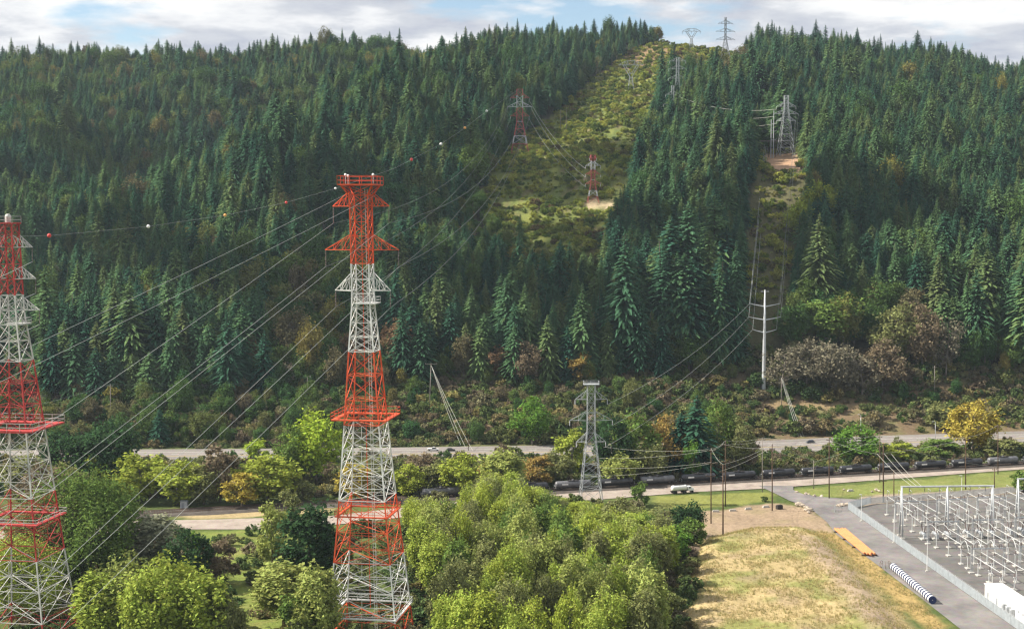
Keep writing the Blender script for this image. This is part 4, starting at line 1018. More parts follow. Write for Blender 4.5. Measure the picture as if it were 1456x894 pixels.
class Tower:
    def __init__(s, loc, yaw, levels, lean=0.0, legr=.2, brr=.11, bands=None, mats=None, depth=1.0):
        s.loc = loc; s.yaw = yaw; s.lv = levels; s.lean = lean; s.legr = legr; s.brr = brr; s.bands = bands; s.mats = mats; s.depth = depth
        s.H = levels[-1][0]; s.mb = MB()
    def w(s, z): return float(np.interp(z, [l[0] for l in s.lv], [l[1] for l in s.lv]))
    def mi(s, z):
        if not s.bands: return 0
        m = 0
        for zb, k in s.bands:
            if z >= zb: m = k
        return m
    def c(s, z): return s.lean * (1 - z / s.H)
    def P(s, x, y, z): return Vector((x + s.c(z), y * s.depth, z))
    def bar(s, a, b, r, n=4, mb=None): (mb or s.mb).bar(a, b, r, s.mi((a[2] + b[2]) / 2), n)
    def corner(s, z, k):
        h = s.w(z) / 2; sx, sy = ((-1, -1), (1, -1), (1, 1), (-1, 1))[k]; return s.P(sx * h, sy * h, z)
    def body(s, style='x', big=9.0, horiz=True):
        for (z0, _), (z1, _) in zip(s.lv[:-1], s.lv[1:]):
            for k in range(4):
                a0, a1 = s.corner(z0, k), s.corner(z1, k); b0, b1 = s.corner(z0, (k + 1) % 4), s.corner(z1, (k + 1) % 4)
                s.bar(a0, a1, s.legr)
                if horiz: s.bar(a1, b1, s.brr)
                W_ = s.w(z0)
                if W_ > big:
                    zm = (z0 + z1) / 2; am, bm = s.corner(zm, k), s.corner(zm, (k + 1) % 4); tm = (a1 + b1) / 2; bmid = (a0 + b0) / 2; mm = (am + bm) / 2
                    s.bar(a0, mm, s.brr); s.bar(b0, mm, s.brr); s.bar(mm, a1, s.brr); s.bar(mm, b1, s.brr)
                    s.bar(am, bm, s.brr * .9); s.bar(mm, tm, s.brr * .7)
                    s.bar(am, (mm + a0) / 2, s.brr * .7); s.bar(bm, (mm + b0) / 2, s.brr * .7); s.bar(am, (mm + a1) / 2, s.brr * .7); s.bar(bm, (mm + b1) / 2, s.brr * .7)
                else:
                    s.bar(a0, b1, s.brr)
                    if style == 'x': s.bar(b0, a1, s.brr)
            if s.w(z1) > 6:   # plan bracing
                s.bar(s.corner(z1, 0), s.corner(z1, 2), s.brr * .7); s.bar(s.corner(z1, 1), s.corner(z1, 3), s.brr * .7)
    def arm(s, z, half, h, side_off=0.0, lacing=2, sag=0.0):
        mb = MB()
        for sx in (-1, 1):
            tip = s.P(sx * half, 0, z + sag); hb, ht = s.w(z) / 2, s.w(z + h) / 2
            for sy in (-1, 1):
                lo = s.P(sx * hb, sy * hb, z); hi = s.P(sx * ht, sy * ht, z + h)
                s.bar(lo, tip, s.brr * 1.15, mb=mb); s.bar(hi, tip, s.brr, mb=mb)
                for q in range(1, lacing + 1):
                    t = q / (lacing + 1); a = lo.lerp(tip, t); b = hi.lerp(tip, t); s.bar(a, b, s.brr * .8, mb=mb)
                    b2 = hi.lerp(tip, (q - 1) / (lacing + 1)); s.bar(a, b2, s.brr * .8, mb=mb)
            for q in range(0, lacing + 1):
                t = q / (lacing + 1); s.bar(s.P(sx * hb, -hb, z).lerp(tip, t), s.P(sx * hb, hb, z).lerp(tip, t), s.brr * .8, mb=mb)
        return mb
    def platform(s, z, hx, hy, rail=1.4, x0=0.0, floor=.35, inner=0.0):
        mb = MB(); m = s.mi(z + .1); r = MB()
        cx = s.c(z) + x0
        if inner:
            t = hx - inner
            mb.box((cx, -(hy - t / 2), z), (2 * hx, t, floor), m); mb.box((cx, hy - t / 2, z), (2 * hx, t, floor), m)
            mb.box((cx - hx + t / 2, 0, z), (t, 2 * (hy - t), floor * .99), m); mb.box((cx + hx - t / 2, 0, z), (t, 2 * (hy - t), floor * .99), m)
        else: mb.box((cx, 0, z), (2 * hx, 2 * hy, floor), m)
        for hgt in (rail, rail * .5):
            q = [Vector((cx + a * hx, b * hy, z + hgt)) for a, b in ((-1, -1), (1, -1), (1, 1), (-1, 1))]
            for k in range(4): r.bar(q[k], q[(k + 1) % 4], s.brr * .75, m)
        n = max(1, int(hx / 1.6))
        for k in range(n + 1):
            x = -hx + 2 * hx * k / n
            for y in (-hy, hy): r.bar((cx + x, y, z), (cx + x, y, z + rail), s.brr * .75, m)
            for xx in (-hx, hx): r.bar((cx + xx, x * hy / hx, z), (cx + xx, x * hy / hx, z + rail), s.brr * .75, m)
        return mb, r
    def world(s, p): 
        ca, sa = math.cos(s.yaw), math.sin(s.yaw); return Vector((s.loc[0] + p[0] * ca - p[1] * sa, s.loc[1] + p[0] * sa + p[1] * ca, s.loc[2] + p[2]))
    def finish(s, name, label, cat, group=None):
        s.root = empty(name, s.loc, label, cat, group, s.yaw); s.mb.build('frame', s.mats, s.root); return s.root
def insulator(mb, top, L, r=.16):
    top = Vector(top); n = 9
    mb.bar(top, top - Vector((0, 0, L)), r * .35, 0, 6)
    for k in range(n):
        z = top.z - L * (.12 + .76 * k / (n - 1)); mb.lathe([(r * .4, z), (r, z - .08), (r * .5, z - .16)], (top.x, top.y, 0), 'z', 8)
YAW = -R(9)
def big_tower(pxtop, ytop, D, levels, lean_px, bands, mats, arms, label, ins_len):
    P = at(pxtop, ytop, D); base = (P[0] - lean_px * 0, D, 0.0)
    H = levels[-1][0]
    T = Tower((base[0], D, 0), YAW, levels, lean_px * D / F, .24, .105, bands, mats); T.body(); return T
# --- the tall red and white crossing tower
DM = 392.0; sM = F / DM
zz = lambda y: 121 - (y - YH) / sM
LM = [(0, 20.2), (8.5, 18.8), (16.5, 17.4), (24.5, 16.0), (33, 14.4), (41.7, 13.0), (48.7, 11.9), (55.6, 10.9), (62.6, 9.9), (69.5, 8.95), (76.3, 8.0), (83, 7.1), (87, 6.5), (91, 5.9), (95, 5.3), (99, 5.05), (103, 5.05), (107.4, 5.05), (111.3, 5.05), (115, 5.05), (119, 5.05), (123.3, 5.05), (126.3, 5.3), (129.2, 9.0)]
T = big_tower(512.5, 263, DM, LM, 11, [(0, 0), (8.6, 1), (24.4, 0), (41.6, 1), (62.5, 0), (82.9, 1), (107.3, 0)], [M['tred'], M['twhite']], None, None, 4.4)
T.mb.bar(T.P(0, 0, 10), T.P(0, 0, 129), .12, 0)  # riser inside the body
root = T.finish('lattice_tower', 'tall lattice tower in fresh red and white bands, nearest the middle', 'pylon', 'red and white crossing towers')
TM = T; TIPS = {}
for z, half, h, key in ((123.3, 8.1, 3.6, 'top'), (111.2, 10.6, 4.3, 'mid'), (99.9, 8.0, 5.0, 'low')):
    T.arm(z, half, h).build('crossarm', T.mats, root)
    for sx in (-1, 1):
        p = T.P(sx * (half - .15), 0, z - .2); ib = MB(); insulator(ib, p, 4.5, .24); ib.build('insulator', M['insul'], root); TIPS['main', key, sx] = T.world(p - Vector((0, 0, 4.5)))
for (z, hx, hy, rail, x0, inner) in ((129.2, 5.2, 5.2, 2.4, 0, 0), (96.4, 3.0, 3.0, 1.7, 1.2, 0), (64.4, 7.9, 7.9, 2.0, 0, 6.6), (37.4, 7.6, 7.6, 1.6, 0, 6.9), (9.4, 9.9, 9.9, 1.6, 0, 9.2)):
    mb, r = T.platform(z, hx, hy, rail, x0, .32, inner); p_ = mb.build('platform', T.mats, root); r.build('railing', T.mats, p_)
for (x, y) in ((-2.9, -4.9), (4.9, -4.9), (-4.9, 4.9)):
    b = MB(); b.lathe([(.05, 0), (.32, .1), (.36, .45), (.2, .7), (.02, .75)], (T.c(129) + x, y, 131.5), 'z', 8); b.bar((T.c(129) + x, y, 129.4), (T.c(129) + x, y, 131.6), .08); b.build('beacon', M['ball_white'], root)
lad = MB()
for x in (-.35, .35): lad.path([T.P(x + 1.4, .6, z) for z in (0, 40, 80, 128)], .07, [0][0])
for k in range(120): lad.bar(T.P(1.05, .6, 1 + k * 1.05), T.P(1.75, .6, 1 + k * 1.05), .05)
lad.build('ladder', M['twhite'], root)
# --- the weathered tower cut by the left edge
LL = [(0, 21.5), (9, 19.6), (17.5, 17.8), (26, 16.2), (34.5, 14.8), (43, 13.5), (52, 12.0), (61, 10.6), (68, 9.4), (74.5, 8.3), (80.5, 7.3), (86, 6.2), (90.5, 5.2), (94.5, 4.6), (98.7, 4.5), (103, 4.4), (107.3, 4.3), (112, 4.2), (115.5, 4.1), (118.6, 4.0)]
DL = 390.0
T = big_tower(11.5, 312, DL, LL, 14, [(0, 0), (8, 1), (25.5, 0), (43, 1), (61, 0), (80.5, 1), (100, 0)], [M['fred'], M['fwhite']], None, None, 3.6)
root = T.finish('lattice_tower', 'weathered red and white lattice tower cut off by the left edge', 'pylon', 'red and white crossing towers'); TLf = T
for z, half, h, key in ((112, 6.9, 3.4, 'top'), (103.3, 7.5, 3.3, 'mid'), (94.6, 8.2, 3.4, 'low')):
    T.arm(z, half, h, lacing=3).build('crossarm', [M['fwhite'], M['fwhite']], root)
    for sx in (-1, 1):
        p = T.P(sx * (half - .15), 0, z - .2); ib = MB(); insulator(ib, p, 3.8, .22); ib.build('insulator', M['insul'], root); TIPS['left', key, sx] = T.world(p - Vector((0, 0, 3.8)))
for (z, hx, hy, rail, x0, inner) in ((118.6, 2.5, 2.5, 1.9, 0, 0), (90.8, 2.6, 2.6, 1.6, 1.6, 0), (62.0, 9.3, 9.3, 2.2, 0, 6.8), (36.0, 8.9, 8.9, 1.6, 0, 7.4)):
    mb, r = T.platform(z, hx, hy, rail, x0, .4, inner); p_ = mb.build('platform', T.mats, root); r.build('railing', [M['fwhite'], M['fwhite']], p_)
b = MB(); b.lathe([(.75, 118.8), (.8, 119.6), (.8, 120.6), (.5, 121.1), (.02, 121.2)], (T.c(119), 0, 0), 'z', 12); b.build('beacon', M['fwhite'], root)

# --- smaller towers up the hill
def hill_tower(px, yb, yt, D, wb, wt, arms, bands, mats, label, group, waist=.45, n=8, legr=.16, brr=.10, name='lattice_tower', cap=None, armh=.07):
    P = hit(px, yb); D = P[1]; z0 = gz(P[0], D); top = at(px, yt, D)[2]; H = top - z0
    lv = []
    for k in range(n + 1):
        t = (k / n) ** .85; z = H * t
        w = wb + (wt - wb) * min(1, t / waist) ; lv.append((z, w))
    T = Tower((P[0], D, z0), R(4), lv, 0, legr, brr, bands and [(b * H, m) for b, m in bands], mats); T.body(big=99)
    root = T.finish(name, label, 'pylon', group); T.tips = []
    for (t, half) in arms:
        T.arm(H * t, half, H * armh, lacing=1).build('crossarm', mats, root)
        for sx in (-1, 1):
            p = T.P(sx * half, 0, H * t - .1); ib = MB(); insulator(ib, p, 2.2, .2); ib.build('insulator', M['dwhite'], root); T.tips.append(T.world(p - Vector((0, 0, 2.2))))
    if cap:
        mb, r = T.platform(H, cap, cap * .6, 1.3, 0, .4); p_ = mb.build('platform', mats, root); r.build('railing', mats, p_)
    T.top = T.world(Vector((0, 0, H))); return T
RWB = [(0, 0), (.16, 1), (.33, 0), (.47, 1), (.52, 0), (.72, 1), (.86, 0)]
TH1 = hill_tower(739, 219, 127, 1150, 15, 5.0, ((.585, 8.0), (.73, 10.3), (.865, 8.2)), RWB, [M['pink'], M['dwhite']], 'small red and white lattice tower highest on the dark clearing edge', 'red and white hill towers', .5, 9, .22, .13)
TH2 = hill_tower(843, 290, 222, 1030, 8.5, 2.9, ((.42, 5.6), (.62, 5.6), (.80, 5.6), (.96, 2.6)), RWB, [M['pink'], M['dwhite']], 'smallest red and white lattice tower on a tan pad in the clearing', 'red and white hill towers', .45, 9, .18, .10)
TG = hill_tower(1117, 222, 136, 1130, 12.5, 3.2, ((.58, 8.0), (.70, 10.0), (.82, 8.0)), None, [M['steel']], 'pale grey lattice tower on a reddish dirt pad above the monopole', 'grey hill towers', .8, 10, .2, .13)
TR1 = hill_tower(1031, 88, 25, 1640, 11, 1.8, ((.5, 11), (.68, 11), (.86, 8.5)), None, [M['greysteel']], 'thin grey lattice tower against the sky on the right of the crest', 'grey hill towers', .55, 8, .3, .18)
TR2 = hill_tower(963, 156, 82, 1280, 10, 2.4, ((.60, 8.5), (.78, 8.5), (.93, 7.5)), None, [M['steel']], 'grey lattice tower half hidden among trees under the crest', 'grey hill towers', .6, 8, .16, .09)
TR3 = hill_tower(956, 192, 122, 1200, 6, 2.0, ((.42, 6.5), (.62, 8.2), (.82, 6.2)), None, [M['steel']], 'lower grey lattice tower with three arms rising out of firs', 'grey hill towers', .6, 8, .16, .09)
TP = hill_tower(840, 716, 546, 575, 9.5, 3.2, ((.52, 6.2), (.70, 9.0), (.875, 6.8)), None, [M['midsteel']], 'grey lattice tower with a flat top platform beside the train', 'grey valley towers', .62, 11, .17, .085, cap=3.2, armh=.075)
# long jumpers hanging from its arms
def delta_tower(px, yb, yt, D, half, label):
    """waisted tower that opens to a V and carries one wide beam"""
    P = hit(px, yb); D = P[1]; z0 = gz(P[0], D); H = at(px, yt, D)[2] - z0
    e = empty('delta_tower', (P[0], D, z0), label, 'pylon', 'delta shaped towers on the ridge'); r = .3
    mb = MB(); hb = half * .40; wz = H * .50
    for sy in (-1, 1):
        for sx in (-1, 1):
            b = Vector((sx * hb * .62, sy * hb * .6, 0)); w = Vector((sx * half * .10, sy * half * .1, wz)); mb.bar(b, w, r)
            for k in range(4):
                t0, t1 = k / 4, (k + 1) / 4; a0 = b.lerp(w, t0); a1 = b.lerp(w, t1)
                o1 = Vector((-a1.x, a1.y, a1.z)); o2 = Vector((a1.x, -a1.y, a1.z)); mb.bar(a0, o1, r * .55); mb.bar(a0, o2, r * .55); mb.bar(a1, o1, r * .5)
    mb.build('lower_frame', M['steel'], e)
    mb = MB()
    for sx in (-1, 1):
        for sy in (-1, 1):
            w = Vector((sx * half * .10, sy * half * .1, wz)); u = Vector((sx * half * .66, sy * .5, H * .88)); u2 = Vector((sx * half * .48, sy * .5, H * .88)); mb.bar(w, u, r); mb.bar(Vector((0, sy * half * .1, wz + H * .07)), u2, r * .8)
            for k in range(4):
                t = (k + .5) / 4; mb.bar(w.lerp(u, t), Vector((0, sy * half * .1, wz + H * .07)).lerp(u2, t + .1), r * .5)
    mb.build('window_frame', M['steel'], e)
    mb = MB()
    for sy in (-.6, .6):
        mb.bar((-half, sy * .2, H * .87), (half, sy * .2, H * .87), r); 
        pk = [(-half, H * .87), (-half * .52, H * .985), (-half * .3, H), (half * .3, H), (half * .52, H * .985), (half, H * .87)]
        for (x0, a), (x1, b_) in zip(pk[:-1], pk[1:]): mb.bar((x0, sy, a), (x1, sy, b_), r * .8)
        for x, a in pk[1:-1]: mb.bar((x, sy, H * .87), (x, sy, a), r * .5); mb.bar((x * .55 + .1, sy, H * .87), (x, sy, a), r * .5)
    mb.build('crossbeam', M['steel'], e)
    tips = []
    for x in (-half * .97, 0, half * .97):
        ib = MB(); p = Vector((x, 0, H * .87)); insulator(ib, p, 2.8, .3); ib.build('insulator', M['insul'], e); tips.append(Vector((P[0] + x, D, z0 + H * .87 - 2.8)))
    return tips
DV1 = delta_tower(897, 131, 87, 1450, 12.5, 'delta shaped steel tower standing in the sunny clearing')
DV2 = delta_tower(983, 70, 41, 1672, 10.5, 'delta shaped steel tower on the bare crest against the sky')

# ------------------------------------------------------------------ monopole
def monopole():
    P = hit(1086, 553); D = P[1]; z0 = gz(P[0], D); H = at(1086, 412, D)[2] - z0
    e = empty('monopole', (P[0], D, z0), 'tall tapered pale steel monopole with three pairs of curved arms', 'monopole')
    mb = MB(); mb.lathe([(1.35, -.5), (1.3, 0), (.85, H * .6), (.42, H)], n=12); mb.build('pole', M['steel'], e, True)
    tips = []
    for (y, half) in ((433, 9.0), (452, 9.4), (470, 7.0)):
        z = at(1086, y, D)[2] - z0
        m = MB()
        for sx in (-1, 1):
            m.path([(0, 0, z - 1.2), (sx * half * .3, 0, z - .7), (sx * half * .7, 0, z), (sx * half, 0, z + .7)], [.4, .32, .22, .12], n=6)
            tips.append(Vector((P[0] + sx * half, D, z0 + z + .6)))
        m.build('arm', M['steel'], e)
    m = MB(); m.bar((-2.4, 0, H - 1), (2.4, 0, H - 1), .16, n=6); m.build('arm', M['steel'], e)
    return tips
MP = monopole()

# ------------------------------------------------------------------ poles along the roads and railway
POLES = {}
def pole(px, yb, yt, arms=(), r=.24, m='wood', label='', zb=None, lamp=None, kind='utility_pole', cat='utility pole', tip=None, group='wooden poles around the railway'):
    P = G(px, yb)
    if P[1] > 735: P = hit(px, yb)
    D = P[1]; z0 = gz(P[0], D) - .3; top = at(px if tip is None else tip, yt, D); H = top[2] - z0
    e = empty(kind, (P[0], D, z0), label, cat, group)
    mb = MB(); mb.path([(0, 0, 0), ((top[0] - P[0]) * .5, 0, H * .5), (top[0] - P[0], 0, H)], [r, r * .85, r * .65], n=8); mb.build('pole', M[m], e, True)
    pts = [Vector((P[0] + top[0] - P[0], D, z0 + H))]
    for (dz, half) in arms:
        z = H - dz; a = MB(); a.box((top[0] - P[0], -.2, z), (2 * half, .18, .24)); a.build('crossarm', M[m], e)
        for sx in (-1, 0, 1):
            if sx == 0 and half < 1.6: continue
            ib = MB(); ib.lathe([(.05, z + .1), (.14, z + .22), (.14, z + .5), (.05, z + .6)], (top[0] - P[0] + sx * half * .93, -.2, 0), 'z', 6); ib.build('insulator', M['insul'], e)
            pts.append(Vector((P[0] + sx * half * .93, D - .2, z0 + z + .55)))
    if lamp:
        a = MB(); a.path([(0, 0, H - .1), (lamp * .5, 0, H + .5), (lamp, 0, H + .4)], .07, n=6); ar = a.build('lamp_arm', M[m], e)
        a = MB(); a.box((lamp, 0, H + .33), (.9, .32, .16)); a.build('lamp_head', M['white'], e)
    return pts
pl = {}
pl['a'] = pole(1028, 762, 660, ((3, 1.2),), .30, label='tallest dark wooden pole standing at the brown dirt edge')
pl['b'] = pole(1011, 743, 637, ((1, 1.6), (6, 2.6), (11, 2.0)), .26, label='dark wooden pole with three crossarms above the white lorry')
pl['c'] = pole(1031.5, 719, 626, ((2, 1.4), (9, 1.8)), .24, label='dark wooden pole just behind the tallest dirt-edge pole')
pl['d'] = pole(1084, 699, 622, ((1, 1.3),), .20, 'palewood', label='pale thin pole between the dark poles and the lane')
pl['e'] = pole(1098, 725, 631, ((2, 1.2), (8, 1.1)), .27, label='dark wooden pole on the brown dirt beside the lane')
pl['f'] = pole(1157, 694, 654, ((1, 1.0), (4, 1.0)), .22, 'palewood', label='short pale pole with transformer cans on the lawn')
pl['g'] = pole(1179, 708, 622, ((1, 1.2),), .26, label='dark wooden pole on the lawn below the blue car')
pl['h'] = pole(1256, 713, 630, ((5, 3.2), (12, 3.0), (16, 1.6)), .30, label='dark pole with wide pale crossarms at the yard corner')
pl['i'] = pole(1251, 685, 618, ((1, 1.0),), .22, label='dark pole close behind the wide crossarm pole')
pl['j'] = pole(1271, 710, 668, (), .24, label='short dark pole right of the wide crossarm pole')
pl['k'] = pole(1373, 695, 622, ((1, 1.2), (5, 1.0)), .25, label='dark wooden pole on the lawn left of the yellow tree')
pl['l'] = pole(1419, 673, 604, ((1, 1.2),), .24, label='dark wooden pole right of the yellow tree')
pl['m'] = pole(1414, 692, 664, ((1, 1.0),), .22, label='short pole with a cross piece behind the second gantry')
pl['n'] = pole(157, 604, 546, ((1, 1.3),), .24, 'palewood', label='grey pole beyond the highway at the left')
pl['o'] = pole(437, 585, 536, (), .2, 'palewood', label='grey street light pole on the bank left of the tall tower', lamp=1.8)
pl['p'] = pole(610.5, 584, 516, ((.6, 3.4),), .28, 'palewood', label='leaning pale pole with guy wires on the bank', tip=613)
pl['q'] = pole(1111, 580, 537, ((.8, 1.4),), .24, 'palewood', label='pale pole with long wires falling to the highway')
pl['r'] = pole(1329, 566, 520, ((1, 1.0),), .24, 'palewood', label='pole standing in the greyish bare trees')
pl['s'] = pole(1273, 553, 490, (), .2, 'palewood', label='bare grey snag pole among the greyish trees')
pl['t'] = pole(1224, 630, 590, (), .18, 'steel', label='thin light pole at the far highway edge', lamp=-1.6, kind='street_light', cat='street light')
pl['u'] = pole(1330, 630, 600, (), .18, 'steel', label='thin light pole beside the yellow tree', lamp=-1.6, kind='street_light', cat='street light')
pl['v'] = pole(1317, 642, 622, (), .2, label='short brown post left of the yellow tree')
pl['w'] = pole(666, 640, 620, (), .2, label='short post at the highway beside the dark car')
pl['x'] = pole(590, 625, 597, (), .2, 'palewood', label='pale post on the bank right of the tall tower')
# three-legged wooden structure and steel poles beside the pale hill tower
Pb = hit(1093, 224); zb = Pb[2]
WF_D = Pb[1]
e = empty('wooden_frame', (Pb[0], Pb[1], zb), 'three-post wooden frame beside the pale grey hill tower', 'pole frame')
for x in (-5.5, 0, 5.5): m = MB(); m.bar((x, 0, -.5), (x, 0, 13.6), .25, n=6); m.build('post', M['wood'], e)
m = MB(); m.box((0, -.3, 13.2), (15, .3, .5)); m.build('crossarm', M['palewood'], e)
for px, lab in ((1099.5, 'slim steel pole left of the pale grey hill tower'), (1096, 'second slim steel pole next to the wooden frame')):
    Pb = hit(px, 225); zb = Pb[2]; e = empty('steel_pole', (Pb[0], Pb[1], zb), lab, 'pole', 'slim steel poles on the hill pad'); m = MB(); m.bar((0, 0, -.5), (0, 0, 38 if px > 1098 else 31), .42, r2=.25, n=8); m.build('pole', M['steel'], e)
    m = MB()
    for z in (28, 22, 15): m.path([(0, 0, z), (1.4, 0, z - .3), (2.4, 0, z + .6)], .16, n=5)
    m.build('arm', M['steel'], e)
# snags at the clearing edge
for px, yb, yt in sorted(((805, 190, 153), (797, 188, 156), (870, 96, 78), (877, 94, 79), (659, 225, 172))):
    sn_ = sum(1 for q in (805, 797, 870, 877, 659) if q <= px)
    D = 1180 if yb > 150 else 1560
    Pb = hit(px, yb); D = Pb[1]; zb = Pb[2]; o = MB(); o.bar((0, 0, -1), (0, 0, (yb - yt) * D / F), .28, r2=.12, n=6); s_ = o.build('snag', M['palewood']); s_.location = (Pb[0], D, zb); tag(s_, f'bare pale trunk, {nth(sn_)} from left of the snags at the clearing edge', 'dead tree', 'bare trunks at the clearing edge')

# ------------------------------------------------------------------ wires
def wire(name, pts, r, m, label, group, sag=0.0):
    P = [Vector(p) for p in pts]
    if len(P) == 2:
        n = 14; a, b = P; P = [a.lerp(b, k / n) - Vector((0, 0, sag * 4 * (k / n) * (1 - k / n))) for k in range(n + 1)]
    mb = MB(); mb.path(P, r, n=4); o = mb.build(name, M[m]); return tag(o, label, 'wire', group)
def far_end(a, px, py, D, ext=1.25):
    b = Vector(at(px, py, D)); return a + (b - a) * ext
GM = 'wires falling from the tall tower to the lower left'
TP1 = TM.world(TM.P(-4.6, 0, 126.4)); TP2 = TM.world(TM.P(4.4, 0, 126.4))
for a, (px, py), lab in ((TP1, (34, 494), 'upper ground wire reaching the tall tower from the lower left'), (TP2, (40, 521), 'lower ground wire reaching the tall tower from the lower left'),
        (TIPS['main', 'top', -1], (69, 599), 'wire from the left end of the top arm of the tall tower'), (TIPS['main', 'mid', -1], (69, 683), 'wire from the left end of the middle arm of the tall tower'),
        (TIPS['main', 'low', -1], (93, 795), 'wire from the left end of the lowest arm of the tall tower'), (TIPS['main', 'top', 1], (80, 688), 'wire from the right end of the top arm, passing the tall tower'),
        (TIPS['main', 'mid', 1], (105, 806), 'wire from the right end of the middle arm, passing the tall tower'), (TIPS['main', 'low', 1], (108, 870), 'wire from the right end of the lowest arm, passing the tall tower')):
    wire('power_line', (a, far_end(a, px, py, 262, 1.3)), .036, 'wire', lab, GM, .5)
for key, (px, py), lab in (('low', (-40, 500), 'wire from the lowest arm of the cut-off tower'), ('mid', (-40, 452), 'wire from the middle arm of the cut-off tower'), ('top', (-40, 410), 'wire from the top arm of the cut-off tower')):
    a = TIPS['left', key, 1]; wire('power_line', (a, far_end(a, px, py, 330, 1.5)), .07, 'wire', lab, 'wires of the cut-off tower', .3)
# spans between the tall tower and the hill, dark against the firs
for key, k in (('top', 4), ('mid', 2), ('low', 0)):
    for sx in (-1, 1):
        wire('power_line', (TIPS['main', key, sx], TH1.tips[k + (0 if sx < 0 else 1)]), .07, 'darkwire', f'dark span from the {dict(top="top", mid="middle", low="lowest")[key]} {"left" if sx < 0 else "right"} arm end of the tall tower uphill', 'dark spans to the hill tower', 20)
# the ball wire
A = np.array([TH1.top[0], TH1.top[1]]); B = np.array(at(-60, 338, 372)[:2])
def on_plan(px):   # plan point of the straight span seen at px
    k = (px - CX) / F; t = (k * A[1] - A[0]) / ((B[0] - A[0]) - k * (B[1] - A[1])); return A + (B - A) * t
ballpx = [(738, 127), (692, 158), (661, 182), (627, 205), (560, 240), (477, 268), (407, 288), (320, 306), (211, 322), (70, 335), (-60, 338)]
xs_ = np.array([b[0] for b in ballpx][::-1], float); ys_ = np.array([b[1] for b in ballpx][::-1], float)
wp = []
for px in np.linspace(738, -60, 60):
    q = on_plan(px); wp.append(Vector(at(px, float(np.interp(px, xs_, ys_)), q[1])))
wire('marker_wire', wp, .045, 'wire', 'thin wire carrying coloured marker balls across the dark forest', 'marker ball wires')
BL = [(692, 158, 'white', 'white marker ball nearest the hill tower'), (661, 182, 'orange', 'orange marker ball right of the tall tower'), (627, 205, 'white', 'white marker ball between the tall tower and the hill tower'), (585, 227, 'red', 'red marker ball just up right of the tall tower'),
      (477, 268, 'white', 'white marker ball at the top of the tall tower'), (407, 288, 'red', 'red marker ball left of the tall tower'), (320, 306, 'orange', 'orange marker ball over the forest left of the tall tower'), (211, 322, 'white', 'white marker ball over the forest between both crossing towers'), (70, 335, 'red', 'red marker ball right of the cut-off tower top')]
for px, py, c, lab in BL:
    q = on_plan(px); p = at(px, py, q[1]); r = .62 + .35 * (q[1] > 700)
    mb = MB(); mb.lathe([(.03, -r)] + [(r * math.cos(a), r * math.sin(a)) for a in np.linspace(-1.3, 1.3, 9)] + [(.03, r)], n=14)
    o = mb.build('marker_ball', M['ball_' + c], None, True); o.location = p; tag(o, lab, 'marker ball', 'aviation marker balls')
# hill spans
for k, lab in ((0, 'lowest'), (2, 'middle'), (4, 'top')):
    wire('power_line', (TH1.tips[k + 1], TH2.tips[k]), .085, 'palewire' if k else 'wire', f'{lab} pale span from the upper red and white hill tower to the lower one', 'pale spans between the hill towers', 6)
for k, y, lab in ((4, 143, 'top'), (2, 151, 'middle'), (0, 166, 'lowest')):
    wire('power_line', (TG.tips[k], TR3.tips[k + 1]), .11, 'palewire', f'{lab} pale span left of the pale grey hill tower', 'pale spans across the firs', 5)
for k in range(6):
    t = MP[k]; a = TG.tips[(4, 5, 2, 3, 0, 1)[k]] if k % 2 else Vector(at(1087 + k, 206 + k, WF_D))
    wire('power_line', (a, t), .085, 'darkwire' if k % 2 else 'wire', f'{("top", "top", "middle", "middle", "lowest", "lowest")[k]} {("left", "right")[k % 2]} span from the hill pad down to the monopole', 'spans down to the monopole', 2)
for k, (px, py) in ((0, (905, 556)), (2, (920, 577)), (4, (945, 585))):
    a = MP[k]; wire('power_line', (a, TP.tips[{0: 5, 2: 3, 4: 1}[k]]), .05, 'wire', f'{("top", 0, "middle", 0, "lowest")[k]} span from the monopole to the grey platform tower', 'spans from the monopole', 5)
for k, (px, py) in enumerate(((655, 632), (662, 636), (672, 640))):
    wire('guy_wire', (pl['p'][0] - Vector((-.4 * k, 0, 1 + k)), Vector(G(px, py, .5))), .07, 'palewire', ('left', 'middle', 'right')[k] + ' pale wire falling from the leaning pole to the highway', 'wires of the leaning pole', 1.5)
for k, (px, py) in enumerate(((1138, 628), (1142, 628), (1146, 628))):
    wire('guy_wire', (pl['q'][0] - Vector((-.5 * k, 0, .6 * k)), Vector(at(px, py, 758))), .08, 'palewire', ('left', 'middle', 'right')[k] + ' pale wire falling from the bank pole to the blue car', 'wires of the bank pole', 1.0)
def run(keys, idx, label, sag=.9, m='palewire', r=.042):
    for j, (a, b) in enumerate(zip(keys[:-1], keys[1:])):
        pa, pb = pl[a], pl[b]; wire('power_line', (pa[min(idx, len(pa) - 1)], pb[min(idx, len(pb) - 1)]), r, m, label + f' from {NAME[a]} to {NAME[b]}', 'wires between the railway poles', sag)
NAME = dict(a='tallest dirt-edge pole', b='three-crossarm pole', c='pole behind the tallest one', d='pale thin pole', e='pole beside the lane', f='transformer pole', g='lawn pole', h='wide crossarm pole', i='pole behind the wide one', j='short dark pole', k='pole left of the yellow tree', l='pole right of the yellow tree', m='short cross pole')
run(['b', 'c', 'd', 'g', 'i', 'k', 'l'], 0, 'top wire'); run(['b', 'a', 'e', 'h', 'm'], 0, 'top wire'); run(['b', 'c', 'e', 'g', 'h', 'k'], 1, 'arm wire'); run(['c', 'd', 'f', 'i'], 2, 'lower wire'); run(['a', 'e', 'f'], 1, 'low wire')
